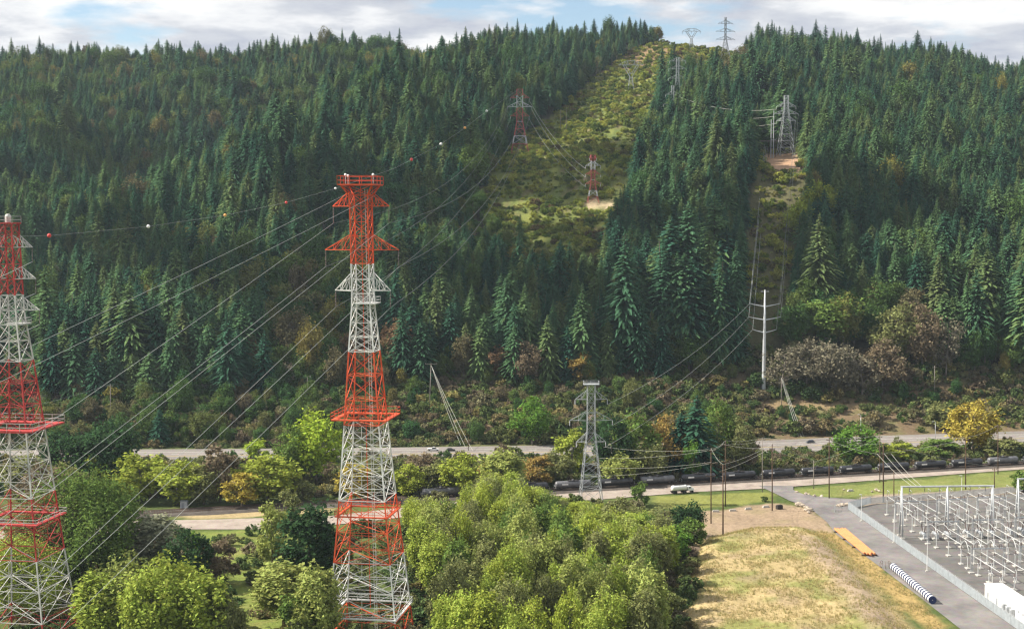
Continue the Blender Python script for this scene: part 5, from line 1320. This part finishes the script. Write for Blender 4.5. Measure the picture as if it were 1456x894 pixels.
for k, (i, y, lab) in enumerate(((1, 655, 'uppermost'), (3, 671, 'second'), (5, 684, 'third'), (6, 697, 'lowest'))):
    wire('power_line', (pl['b'][min(i, len(pl['b']) - 1)], Vector(at(858 - k * 6, y - 20, 590))), .042, 'palewire', f'{lab} wire from the three-crossarm pole to the grey platform tower', 'wires left of the railway poles', 1.2)
for k in range(3):
    wire('power_line', (pl['h'][(1, 2, 3)[k]], Vector(at(1296 + 8 * k, 690 + k, 531))), .06, 'palewire', ('left', 'middle', 'right')[k] + ' wire from the wide crossarm pole down to the gantry', 'wires down to the gantry', .8)
wire('power_line', (pl['n'][0], pl['o'][0]), .05, 'darkwire', 'thin wire from the left grey pole to the bank light pole', None, 2.5)
wire('power_line', (pl['n'][0], Vector(at(-30, 592, 745))), .05, 'wire', 'thin wire from the left grey pole out of the left edge', None, 1.5)
# ------------------------------------------------------------------ substation
UF = np.array(G(1475, 915)[:2]) - np.array(G(1206, 724)[:2]); FA = np.array(G(1206, 724)[:2]); Lf = np.linalg.norm(UF); UF /= Lf
M['palepost'] = mat('pale_galvanised', (.58, .59, .58), .5, .1, noise=.2, nscale=.6)
M['slat'] = mat('fence_slat', (.42, .46, .48), .6, .1, noise=.2, nscale=.6)
def fence(P0, P1, label, hgt=3.0, panel=6.2, signs=()):
    P0 = np.array(P0); P1 = np.array(P1); L = np.linalg.norm(P1 - P0); d = (P1 - P0) / L; a = math.atan2(d[1], d[0])
    e = empty('chain_fence', (P0[0], P0[1], .08), label, 'fence', 'slatted fences around the yard', a)
    n = int(L / panel); mb = MB(); k = 0.0
    while k < L - .05:
        mb.box((k + .06, 0, hgt / 2 + .06), (.092, .03, hgt - .1)); k += .155    # privacy slats woven in the mesh
    mb.build('slat_panel', M['slat'], e)
    for q in range(n + 1):
        p = MB(); p.bar((L * q / n, .06, 0), (L * q / n, .06, hgt + .45), .06, n=6); p.build('post', M['steel'], e)
    r = MB(); r.bar((0, .05, hgt), (L, .05, hgt), .04)
    for z in (.15, .3, .42): r.bar((0, .05, hgt + z), (L, .05, hgt + z), .012)
    r.build('top_rail', M['steel'], e)
    for s in signs:
        g = MB(); g.box((s, .06 * (-1 if True else 1), 1.6), (.75, .03, .95)); g.build('notice_sign', M['white'], e)
    return e
B1 = FA + UF * Lf
fence(B1, FA, 'long slatted fence running along the lane beside the reels', signs=[Lf - s for s in (14, 33, 48, 63, 78, 96, 112, 118, 131, 146, 160) if s < Lf])
FC = np.array(G(1238, 716.5)[:2]); FD = np.array(G(1700, 681)[:2])
fence(FA, FC, 'short slatted fence piece at the yard corner'); fence(FC, FD, 'slatted fence along the gravel behind the gantries', 2.6)
# gate leaf left open on the lane
p = G(1187, 728); e = empty('gate', (p[0], p[1], .1), 'open mesh gate leaf standing on the lane by the rocks', 'gate', None, R(75))
m = MB()
for x in (0, 4.4): m.bar((x, 0, 0), (x, 0, 2.3), .06, n=6)
for z in (.15, 1.2, 2.25): m.bar((0, 0, z), (4.4, 0, z), .045)
m.build('gate_frame', M['steel'], e); m = MB()
for k in range(1, 22): m.bar((k * .2, 0, .15), (k * .2, 0, 2.25), .02)
m.build('mesh_panel', M['steel'], e)
# gantries
def gantry(px, yb, ytop, n, pitch, label):
    p = G(px, yb, .1); D = p[1]; H = at(px, ytop, D)[2]; e = empty('gantry', (p[0], p[1], .08), label, 'gantry', 'tubular steel gantries of the yard', R(3))
    for k in range(n):
        x = k * pitch; g = MB()
        for s in (-1, 1): g.path([(x + s * .25, s * 2.6, 0), (x, s * .25, H)], [.34, .24], n=8)
        g.bar((x, -1.3, H * .5), (x, 1.3, H * .5), .14, n=6); g.build('a_frame_leg', M['steel'], e, True)
        f = MB()
        for s in (-1, 1): f.box((x + s * .25, s * 2.6, .15), (1.5, 1.5, .4))
        f.build('footing', M['concrete'], e)
    b = MB(); b.bar((-.4, 0, H), ((n - 1) * pitch + .4, 0, H), .36, n=8); b.build('beam', M['steel'], e)
    for k in range((n - 1) * 3):
        x = (k + .5) * pitch / 3; ib = MB(); insulator(ib, (x, 0, H - .3), 1.6, .16); ib.build('insulator', M['insul'], e)
    return e, p, H
gantry(1281, 763, 692, 3, 17.4, 'grey three-legged gantry at the left of the yard')
gantry(1446, 750, 681, 2, 18, 'grey gantry cut by the right edge')
# bus work: rows of pipes on insulated supports
VX = np.array([UF[1] * -1, UF[0]]);  VX = VX if VX[0] > 0 else -VX
def ypt(s, v): return FA + UF * s + VX * v      # s metres along the fence towards the near end, v metres into the yard
def yard_px(x, y): q = np.array(G(x, y, .1)[:2]) - FA; return float(q @ UF), float(q @ VX)
UA = math.atan2(UF[1], UF[0])
sup_proto = {}
def support(s, v, h, label, key):
    q = ypt(s, v); k_ = round(h, 1)
    if k_ not in sup_proto:
        e = empty('bus_support', (0, 0, 0)); m = MB(); m.box((0, 0, .17), (2.3, 1.3, .36)); m.build('footing', M['concrete'], e)
        m = MB(); m.bar((0, 0, .3), (0, 0, h - 1.5), .15, n=8); m.box((0, 0, h - 1.45), (.7, .7, .12)); m.build('post', M['palepost'], e)
        m = MB(); insulator(m, (0, 0, h), 1.45, .2); m.build('insulator', M['insul'], e); sup_proto[k_] = e
    else: e = copy_tree(sup_proto[k_])
    e.location = (q[0], q[1], .08); e.rotation_euler.z = UA
    tag(e, label, 'bus support', 'white post supports of the yard'); return Vector((q[0], q[1], .08 + h))
def pipe(pts, label, r=.11):
    m = MB(); m.path(pts, r, n=6); o = m.build('bus_pipe', M['palepost'], None, True); tag(o, label, 'bus pipe', 'white bus pipes of the yard')
def arch(a, b, rise, n=9):
    return [a.lerp(b, k / n) + Vector((0, 0, rise * math.sin(math.pi * k / n))) for k in range(n + 1)]
BAY = ['left bay', 'second bay', 'third bay', 'right bay']; PH = ['left', 'middle', 'right']
brk = None; dsw = None
for bi_, (v0, ss) in enumerate(((12.3, 0), (29.8, -2), (47.3, -5), (64.8, -8))):
    for ph in range(3):
        v = v0 + ph * 4.6
        for run_, (s0, s1, n_, h) in enumerate(((12, 42, 4, 7.6), (68, 92, 3, 6.8), (98, 126, 4, 5.6))):
            st = np.linspace(s0, s1, n_) + ss; tops = []
            for j, s in enumerate(st):
                tops.append(support(s, v, h, f'pale support post, {nth(j + 1)} from far end, {("far", "middle", "near")[run_]} run, {PH[ph]} row, {BAY[bi_]}', 0))
            pipe([t + Vector((0, 0, .1)) for t in tops], f'white pipe of the {("far", "middle", "near")[run_]} run, {PH[ph]} row of the {BAY[bi_]}')
            # vertical switch blades and risers like open brackets
            t = tops[0]; d = Vector((UF[0], UF[1], 0))
            pipe([t + Vector((0, 0, .1)), t + Vector((0, 0, 2.6)), t + d * 2.4 + Vector((0, 0, 2.4)), t + d * 2.4 + Vector((0, 0, .1))], f'raised switch loop of the {("far", "middle", "near")[run_]} run, {PH[ph]} row of the {BAY[bi_]}', .09)
            if run_ == 1:
                t = tops[-1]; a = t + Vector((0, 0, .1)); b = a + d * 7.0 - Vector((0, 0, 1.0)); pipe(arch(a, b, 2.6), f'arched white pipe in the {PH[ph]} row of the {BAY[bi_]}')
        # circuit breaker
        q = ypt(54 + ss, v)
        if brk is None:
            brk = e = empty('circuit_breaker', (0, 0, 0)); m = MB(); m.box((0, 0, .2), (3.8, 2.2, .4)); m.build('footing', M['concrete'], e)
            m = MB(); m.lathe([(.02, -1.7), (.6, -1.65), (.72, -1.4), (.72, 1.4), (.6, 1.65), (.02, 1.7)], (0, 0, 2.1), 'x', 12); m.build('tank', M['greysteel'], e, True)
            m = MB()
            for x in (-1.2, 1.2):
                for y in (-.5, .5): m.bar((x, y, .4), (x, y, 2.0), .1)
            m.box((2.15, 0, 1.4), (.8, 1.1, 1.5)); m.build('cabinet_frame', M['steel'], e)
            for sx in (-1, 1):
                m = MB(); a = Vector((sx * .9, 0, 2.6)); b = Vector((sx * 2.1, 0, 5.6)); m.bar(a, b, .24, r2=.16, n=8)
                for k in range(8): c = a.lerp(b, k / 8); m.lathe([(.2, c.z), (.34, c.z - .06), (.2, c.z - .14)], (c.x, c.y, 0), 'z', 8)
                m.build('bushing', M['insul'], e)
            m = MB(); m.lathe([(.02, -.7), (.45, -.55), (.62, 0), (.45, .55), (.02, .7)], (-2.1, 0, 1.8), 'z', 12); m.build('pressure_vessel', M['white'], e, True)
        else: e = copy_tree(brk)
        e.location = (q[0], q[1], .08); e.rotation_euler.z = UA; tag(e, f'grey circuit breaker, {PH[ph]} one in the {BAY[bi_]}', 'circuit breaker', 'grey circuit breakers of the yard')
        t0 = ypt(40 + ss, v); t1 = ypt(70 + ss, v); d = Vector((UF[0], UF[1], 0)); qb = Vector((q[0], q[1], 0))
        pipe([Vector((t0[0], t0[1], 6.3)), qb - d * 2.1 + Vector((0, 0, 5.6))], f'pipe dropping to the breaker, {PH[ph]} row of the {BAY[bi_]}', .08)
        pipe(arch(qb + d * 2.1 + Vector((0, 0, 5.6)), Vector((t1[0], t1[1], 5.7)), 1.8), f'arched pipe leaving the breaker, {PH[ph]} row of the {BAY[bi_]}', .09)
    # switch frames: two posts, a beam and three insulators
    for fs, nm in ((25, 'far'), (62, 'middle'), (104, 'near')):
        q = ypt(fs + ss, v0 + 4.6); e = empty('switch_frame', (q[0], q[1], .08), f'tall steel switch frame at the {nm} part of the {BAY[bi_]}', 'switch frame', 'steel switch frames of the yard', math.atan2(VX[1], VX[0]))
        for x in (-5.6, 5.6):
            m = MB()
            for y in (-.35, .35):
                for dx in (-.35, .35): m.bar((x + dx, y, 0), (x + dx * .6, y * .6, 8.4), .07)
            for k in range(8): m.bar((x - .33, -.33, k), (x + .33, -.33, k + 1), .04); m.bar((x + .33, .33, k), (x - .33, .33, k + 1), .04)
            m.build('post', M['steel'], e); m = MB(); m.box((x, 0, .15), (1.8, 1.8, .35)); m.build('footing', M['concrete'], e)
        m = MB(); m.box((0, .3, 8.4), (11.8, .22, .3)); m.box((0, -.3, 8.4), (11.8, .22, .3)); m.build('beam', M['steel'], e)
        for x in (-4.6, 0, 4.6):
            for y in (-.3, .3): m = MB(); insulator(m, (x + y * 3, y, 10.0), 1.5, .2); m.build('insulator', M['insul'], e)
            m = MB(); m.bar((x - 1, -.3, 10.0), (x + 1.4, .3, 10.7), .07); m.build('blade', M['palepost'], e)
    # one long cross pipe over the bay
    a, b = ypt(28 + ss, v0 - 2), ypt(28 + ss, v0 + 12); pipe([Vector((*a, 8.2)), Vector((*b, 8.2))], f'high cross pipe over the {BAY[bi_]}')
# thin white masts
for (px, yb, yt, lab) in ((1224.5, 741, 703, 'white mast at the yard corner'), (1271, 771, 719, 'white mast inside the fence opposite the orange poles'), (1318, 812, 765, 'white mast inside the fence opposite the reels'), (1410, 862, 815, 'white mast in front of the white building'), (1404, 800, 728, 'white mast among the near pipes'), (1367, 706, 676, 'white lamp mast behind the first gantry')):
    p = G(px, yb, .1); e = empty('mast', (p[0], p[1], .08), lab, 'mast', 'white masts of the yard'); H = at(px, yt, p[1])[2]
    m = MB(); m.bar((0, 0, 0), (0, 0, H), .13, r2=.08, n=6); m.build('pole', M['white'], e); m = MB(); m.box((-.4, 0, H), (1.0, .3, .18)); m.build('lamp_head', M['white'], e)
    m = MB(); m.box((0, 0, .15), (.9, .9, .35)); m.build('footing', M['concrete'], e)
# control building
p = G(1400, 849, .1); q = np.array(p[:2]); L_, W_, H_ = 46, 5.5, 4.3
e = empty('control_building', (p[0], p[1], .08), 'long low white control building at the lower right', 'building', None, UA)
m = MB(); m.box((L_ / 2, W_ / 2, H_ / 2 + .2), (L_, W_, H_ - .2)); m.build('wall', M['white'], e)
m = MB(); m.box((L_ / 2, W_ / 2, H_ + .2), (L_ + .5, W_ + .5, .22)); m.build('roof', mat('pale_roof', (.66, .66, .64), .7), e)
for x in (2.6, 9.5): m = MB(); m.box((x, -.02, 1.35), (1.1, .08, 2.2)); d_ = m.build('door', M['greysteel'], e); m = MB(); m.box((x + .4, -.09, 1.3), (.06, .08, .2)); m.build('handle', M['white'], d_)
for x in (16.5, 19.5, 22.5): m = MB(); m.box((x, -.6, 1.5), (1.5, 1.1, 2.4)); u_ = m.build('air_unit', M['steel'], e); m = MB(); m.box((x, -1.17, 1.7), (1.0, .06, 1.2)); m.build('grille', M['greysteel'], u_)
for x in (26, 29): m = MB(); m.box((x, -.03, 2.8), (1.0, .08, .8)); m.build('vent', M['greysteel'], e)
m = MB(); m.box((L_ / 2, W_ / 2, .1), (L_ + .2, W_ + .2, .25)); m.build('plinth', M['concrete'], e)
# bins beside the building
for k, (px, yb) in enumerate(((1397, 852), (1403, 858))):
    p = G(px, yb, .1); m = MB(); m.lathe([(.42, 0), (.45, .1), (.45, 1.1), (.4, 1.15), (.02, 1.16)], n=12); o = m.build('drum', M['under']); o.location = (p[0], p[1], .08); tag(o, ('dark drum at the far corner of the white building', 'dark drum nearer the mast by the white building')[k], 'drum', 'dark drums by the building')

# ------------------------------------------------------------------ things lying along the lane
a0, a1 = np.array(G(1194, 754.6, .1)[:2]), np.array(G(1238.5, 791.5, .1)[:2]); d = (a1 - a0); Lp = np.linalg.norm(d); d /= Lp; n_ = np.array([-d[1], d[0]]); n_ = n_ if n_[0] > 0 else -n_
OL = ['left-hand', 'second from left', 'middle', 'second from right', 'right-hand']
for k in range(5):
    off = (k - 2) * .92; sa, sb = (0, Lp - 2.2 + 1.1 * ((k * 7) % 3)) 
    A_ = a0 + n_ * off + d * (.5 * (k % 3)); B_ = a0 + n_ * off * .92 + d * sb
    m = MB(); m.path([(A_[0], A_[1], 1.0), (B_[0], B_[1], .95)], [.46, .36], n=10); m.bar((A_[0], A_[1], 1.0), tuple(np.array([A_[0], A_[1]]) + d * .3) + (1.0,), .52, n=10)
    o = m.build('steel_pole_section', M['orange']); tag(o, f'{OL[k].replace("left-hand", "outermost, field side,").replace("right-hand", "outermost, fence side,")} orange pole section of the bundle on timbers', 'pole section', 'orange pole sections on timbers')
for k in range(4):
    c = a0 + d * (2 + k * (Lp - 4) / 3); m = MB(); m.box((c[0], c[1], .3), (5.6, .35, .44), 0, math.atan2(n_[1], n_[0])); o = m.build('timber', M['wood']); tag(o, ('farthest', 'second', 'third', 'nearest')[k] + ' timber under the orange pole sections', 'timber', 'timbers under the orange poles')
# cable reels in a row
a0, a1 = np.array(G(1271, 811, .1)[:2]), np.array(G(1324.5, 857, .1)[:2]); d = (a1 - a0); Lr = np.linalg.norm(d); d /= Lr; NR = 19; pit = Lr / (NR - 1)
reel = None
for k in range(NR):
    c = a0 + d * pit * k
    if reel is None:
        reel = e = empty('cable_reel', (0, 0, 0)); w = pit
        for x in (-.46 * w, .24 * w):
            m = MB(); m.lathe([(.3, 0), (1.25, 0), (1.25, .16 * w), (.3, .16 * w)], (x, 0, 1.28), 'x', 22)
            for q in range(6): t = q * math.pi / 3; m.bar((x - .02, .3 * math.cos(t), 1.28 + .3 * math.sin(t)), (x - .02, 1.2 * math.cos(t), 1.28 + 1.2 * math.sin(t)), .05)
            m.build('flange', M['navy'], e)
        m = MB(); m.lathe([(1.19, -.30 * w), (1.19, .24 * w)], (0, 0, 1.28), 'x', 22); m.build('wrap', M['white'], e)
        m = MB(); m.lathe([(.1, -.5 * w), (.1, .45 * w)], (0, 0, 1.28), 'x', 8); m.build('hub', M['white'], e)
    else: e = copy_tree(reel)
    e.location = (c[0], c[1], .09); e.rotation_euler.z = math.atan2(-d[1], -d[0])
    tag(e, 'farthest cable reel of the row, beside the bare hoops' if k == 0 else 'nearest cable reel of the row, its navy face turned to us' if k == NR - 1 else f'white and navy cable reel, {nth(k + 1)} in the row counted from the bare hoops', 'cable reel', 'cable reels lined up on the lane')
for k, (px, py) in enumerate(((1253, 806), (1259, 808), (1264.5, 806.5))):
    p = G(px, py, .1); m = MB(); R_ = 1.15; pts = [(math.cos(t) * R_, .0, 1.2 + math.sin(t) * R_) for t in np.linspace(0, 6.2832, 19)]; m.path(pts, .07, n=5)
    for t in (0, 2.1, 4.2): m.bar((0, 0, 1.2), (math.cos(t) * R_, 0, 1.2 + math.sin(t) * R_), .05)
    o = m.build('hoop', M['rust']); o.location = (p[0], p[1], .08); o.rotation_euler.z = .9 + .4 * k; tag(o, ('leftmost', 'middle', 'rightmost')[k] + ' bare rusty hoop beyond the cable reels', 'hoop', 'bare hoops by the reels')
# boulders and concrete blocks
def boulder(r, seed):
    g = np.random.default_rng(seed); m = MB(); P = g.normal(size=(26, 3)); P /= np.linalg.norm(P, axis=1)[:, None]; P *= g.uniform(.75, 1.1, 26)[:, None] * np.array([r * 1.25, r, r * .8])
    import bmesh
    bm = bmesh.new(); vs_ = [bm.verts.new(p) for p in P]; bmesh.ops.convex_hull(bm, input=vs_)
    for v in [v for v in bm.verts if not v.link_faces]: bm.verts.remove(v)
    me = bpy.data.meshes.new('boulder'); bm.to_mesh(me); bm.free(); me.materials.append(M['rock']); return me
BM = [boulder(1.0, k) for k in range(5)]
def stones(lst, label, group):
    for k, (px, py, r) in enumerate(lst):
        p = G(px, py); o = bpy.data.objects.new('boulder', BM[k % 5]); COL.objects.link(o); o.location = (p[0], p[1], gz(p[0], p[1]) + r * .45 + .12); o.scale = (r, r, r); o.rotation_euler.z = k * 1.3; tag(o, label if len(lst) == 1 else f'{label}, {nth(k + 1)} from left', 'boulder', group)
stones([(1136, 718, 1.35)], 'largest pale boulder at the bend of the lane', 'boulders at the bend')
stones([(1141, 719, 1.0), (1145, 721, .85), (1148, 722, .9), (1153, 724, .8), (1145, 725, .8), (1150, 726.5, 1.25), (1150, 729, .8)], 'pale boulder in the line at the bend of the lane', 'boulders at the bend')
stones([(1192 + 2.7 * k, 719.2 - .3 * k + (k % 2) * .7, .75 + .15 * (k % 3)) for k in range(10)], 'brown boulder in the row by the gate', 'boulders by the gate')
stones([(1133, 700, .7), (1146, 702.5, .8), (1150, 703, .6), (1158, 705, .8), (1168, 705.7, .9)], 'boulder on the lawn rim of the lane', 'boulders on the lawn rim')
stones([(1200, 728 - 32, .5), (1246, 697, .9), (1250, 698.5, .8), (1240, 699, .6)], 'brown boulder below the wide crossarm pole', 'boulders at the gravel')
for k, (px, py) in enumerate(((1018, 727), (1042, 725.5), (1064, 723.5), (1089, 720.5), (1209, 697.5))):
    p = G(px, py); m = MB(); m.box((0, 0, .35), (2.9, .9, .7), 0, 0, .85); m.box((0, 0, .75), (2.2, .55, .1)); o = m.build('concrete_block', M['concrete']); o.location = (p[0], p[1], gz(p[0], p[1]) + .05); o.rotation_euler.z = .1 * k
    tag(o, ('concrete block behind the tallest dirt-edge pole', 'concrete block midway between the tallest pole and the lane', 'concrete block left of the pole beside the lane', 'concrete block at the foot of the pole beside the lane', 'white concrete block lying on the lawn')[k], 'concrete block', 'concrete blocks round the dirt')
p = G(1108, 722.5); m = MB(); m.box((0, 0, .8), (2.6, 1.5, 1.5)); m.box((0, 0, 1.65), (2.2, 1.2, .25)); o = m.build('spoil_bin', M['under']); o.location = (p[0], p[1], gz(p[0], p[1])); o.rotation_euler.z = .5; tag(o, 'dark bin on the dirt beside the lane pole', 'bin')
# cabinet by the rails at left
p = G(262, 722); e = empty('equipment_cabinet', (p[0], p[1], -.15), 'grey metal cabinet beside the rails at the left', 'cabinet'); m = MB(); m.box((0, 0, 1.6), (2.8, 2.4, 2.9)); m.build('body', M['steel'], e); m = MB(); m.box((0, 0, 3.15), (3.2, 2.8, .2)); m.build('roof', M['greysteel'], e); m = MB(); m.box((-.3, -1.22, 1.5), (1.1, .06, 2.1)); m.build('door', M['greysteel'], e)
# dark spoil heaps at the left rim of the mound
for k, (px, py, sx, sy, h) in enumerate(((985, 786, 6.5, 4.5, 2.2), (972, 800, 5, 4, 2.0), (1003, 770, 5, 3, 1.2))):
    p = G(px, py); m = MB(); g = np.random.default_rng(k); n1, n2 = 6, 16
    for i in range(n1):
        for j in range(n2):
            t = 6.2832 * j / n2; rr = (i / (n1 - 1)); z = h * (1 - rr ** 1.6) + g.normal(0, .12) * (1 - rr); q = 1 + g.normal(0, .08); m.v.append((sx * rr * math.cos(t) * q, sy * rr * math.sin(t) * q, z - .2))
    for i in range(n1 - 1):
        for j in range(n2): j2 = (j + 1) % n2; m.f.append((i * n2 + j, (i + 1) * n2 + j, (i + 1) * n2 + j2, i * n2 + j2)); m.m.append(0)
    o = m.build('spoil_heap', noisy('soil', (.10, .075, .055), (.16, .12, .085), (.23, .18, .12), .4) if k == 0 else bpy.data.materials['soil'], None, True); o.location = (p[0], p[1], gz(p[0], p[1])); o.rotation_euler.z = k; tag(o, ('dark soil heap at the left rim of the straw mound', 'nearer dark soil heap touching the grove', 'low dark soil heap under the grove corner')[k], 'soil heap', 'soil heaps at the grove')
HAZE = 0.00004
CLOUD_T = [(-350, 900, 70, 50), (-130, 900, 90, 50), (20, 890, 60, 35), (140, 950, 50, 30), (-290, 1010, 90, 50), (-100, 1020, 100, 60), (20, 990, 45, 50), (230, 985, 45, 28), (22, 1110, 40, 45), (50, 1190, 28, 28), (-345, 1370, 60, 36), (-275, 1410, 60, 34), (-212, 1450, 55, 34), (-150, 1500, 40, 28), (-500, 1230, 80, 45)]  # hill spots to be shaded; unseen cloud puffs are set sunward of each
zs_ = bpy.data.objects['ground'].data.vertices
_co = np.zeros(len(zs_) * 3, np.float32); zs_.foreach_get('co', _co); ZLOW = float(_co[2::3].min()) - 1.0
print('ground lowest', ZLOW, 'top', _co[2::3].max())

# ------------------------------------------------------------------ clouds added high on the left, out of the frame, to shade the hill, and the air
def cloud(name, targets, alt, seed):
    g = np.random.default_rng(seed); V = []; Q = []
    import bmesh
    for (x, y, rx, ry) in targets:
        z = gz(x, y) + 20; t = (alt - z) / SD.z; c = Vector((x, y, z)) + SD * t
        nb = max(3, int(rx * ry / 2200))
        for k in range(nb):
            a, q = g.uniform(0, 6.28), g.uniform(0, 1) ** .5
            ox, oy = math.cos(a) * q * rx, math.sin(a) * q * ry; r = g.uniform(26, 48)
            b = len(V); n1, n2 = 9, 14
            for i in range(n1 + 1):
                th = math.pi * i / n1
                for j in range(n2):
                    ph = 6.2832 * j / n2; w = 1 + .16 * math.sin(3 * ph + k) * math.sin(th) + .12 * math.sin(5 * th + 2 * ph + k * 1.7)
                    V.append((c.x + ox + r * w * math.sin(th) * math.cos(ph), c.y + oy + r * w * math.sin(th) * math.sin(ph), alt + r * .55 * w * math.cos(th) + g.normal(0, .5)))
            for i in range(n1):
                for j in range(n2): j2 = (j + 1) % n2; Q.append((b + i * n2 + j, b + i * n2 + j2, b + (i + 1) * n2 + j2, b + (i + 1) * n2 + j))
    m = mat('cloud', (.9, .9, .9), 1.0)
    o = bpy.data.objects.new(name, np_mesh(name, np.array(V), np.array(Q), m, True)); COL.objects.link(o); tag(o, kind='stuff')
cloud('shade_clouds', CLOUD_T, 1100, 3)
def haze():
    m = bpy.data.materials.new('haze'); m.use_nodes = True; t = NT(m.node_tree); t.n.clear()
    out = t.add('ShaderNodeOutputMaterial'); v = t.add('ShaderNodeVolumePrincipled'); v.inputs['Density'].default_value = HAZE; v.inputs['Color'].default_value = (.72, .86, 1.0, 1); v.inputs['Anisotropy'].default_value = .2
    t.link(v.outputs[0], out.inputs['Volume'])
    mb = MB(); mb.box((0, 1050, 175), (5400, 5400, 700)); o = mb.build('haze', m); tag(o, kind='stuff')
    zmin = -900
    me = o.data
    for v_ in me.vertices: v_.co.z = 430 if v_.co.z > 100 else ZLOW
haze()
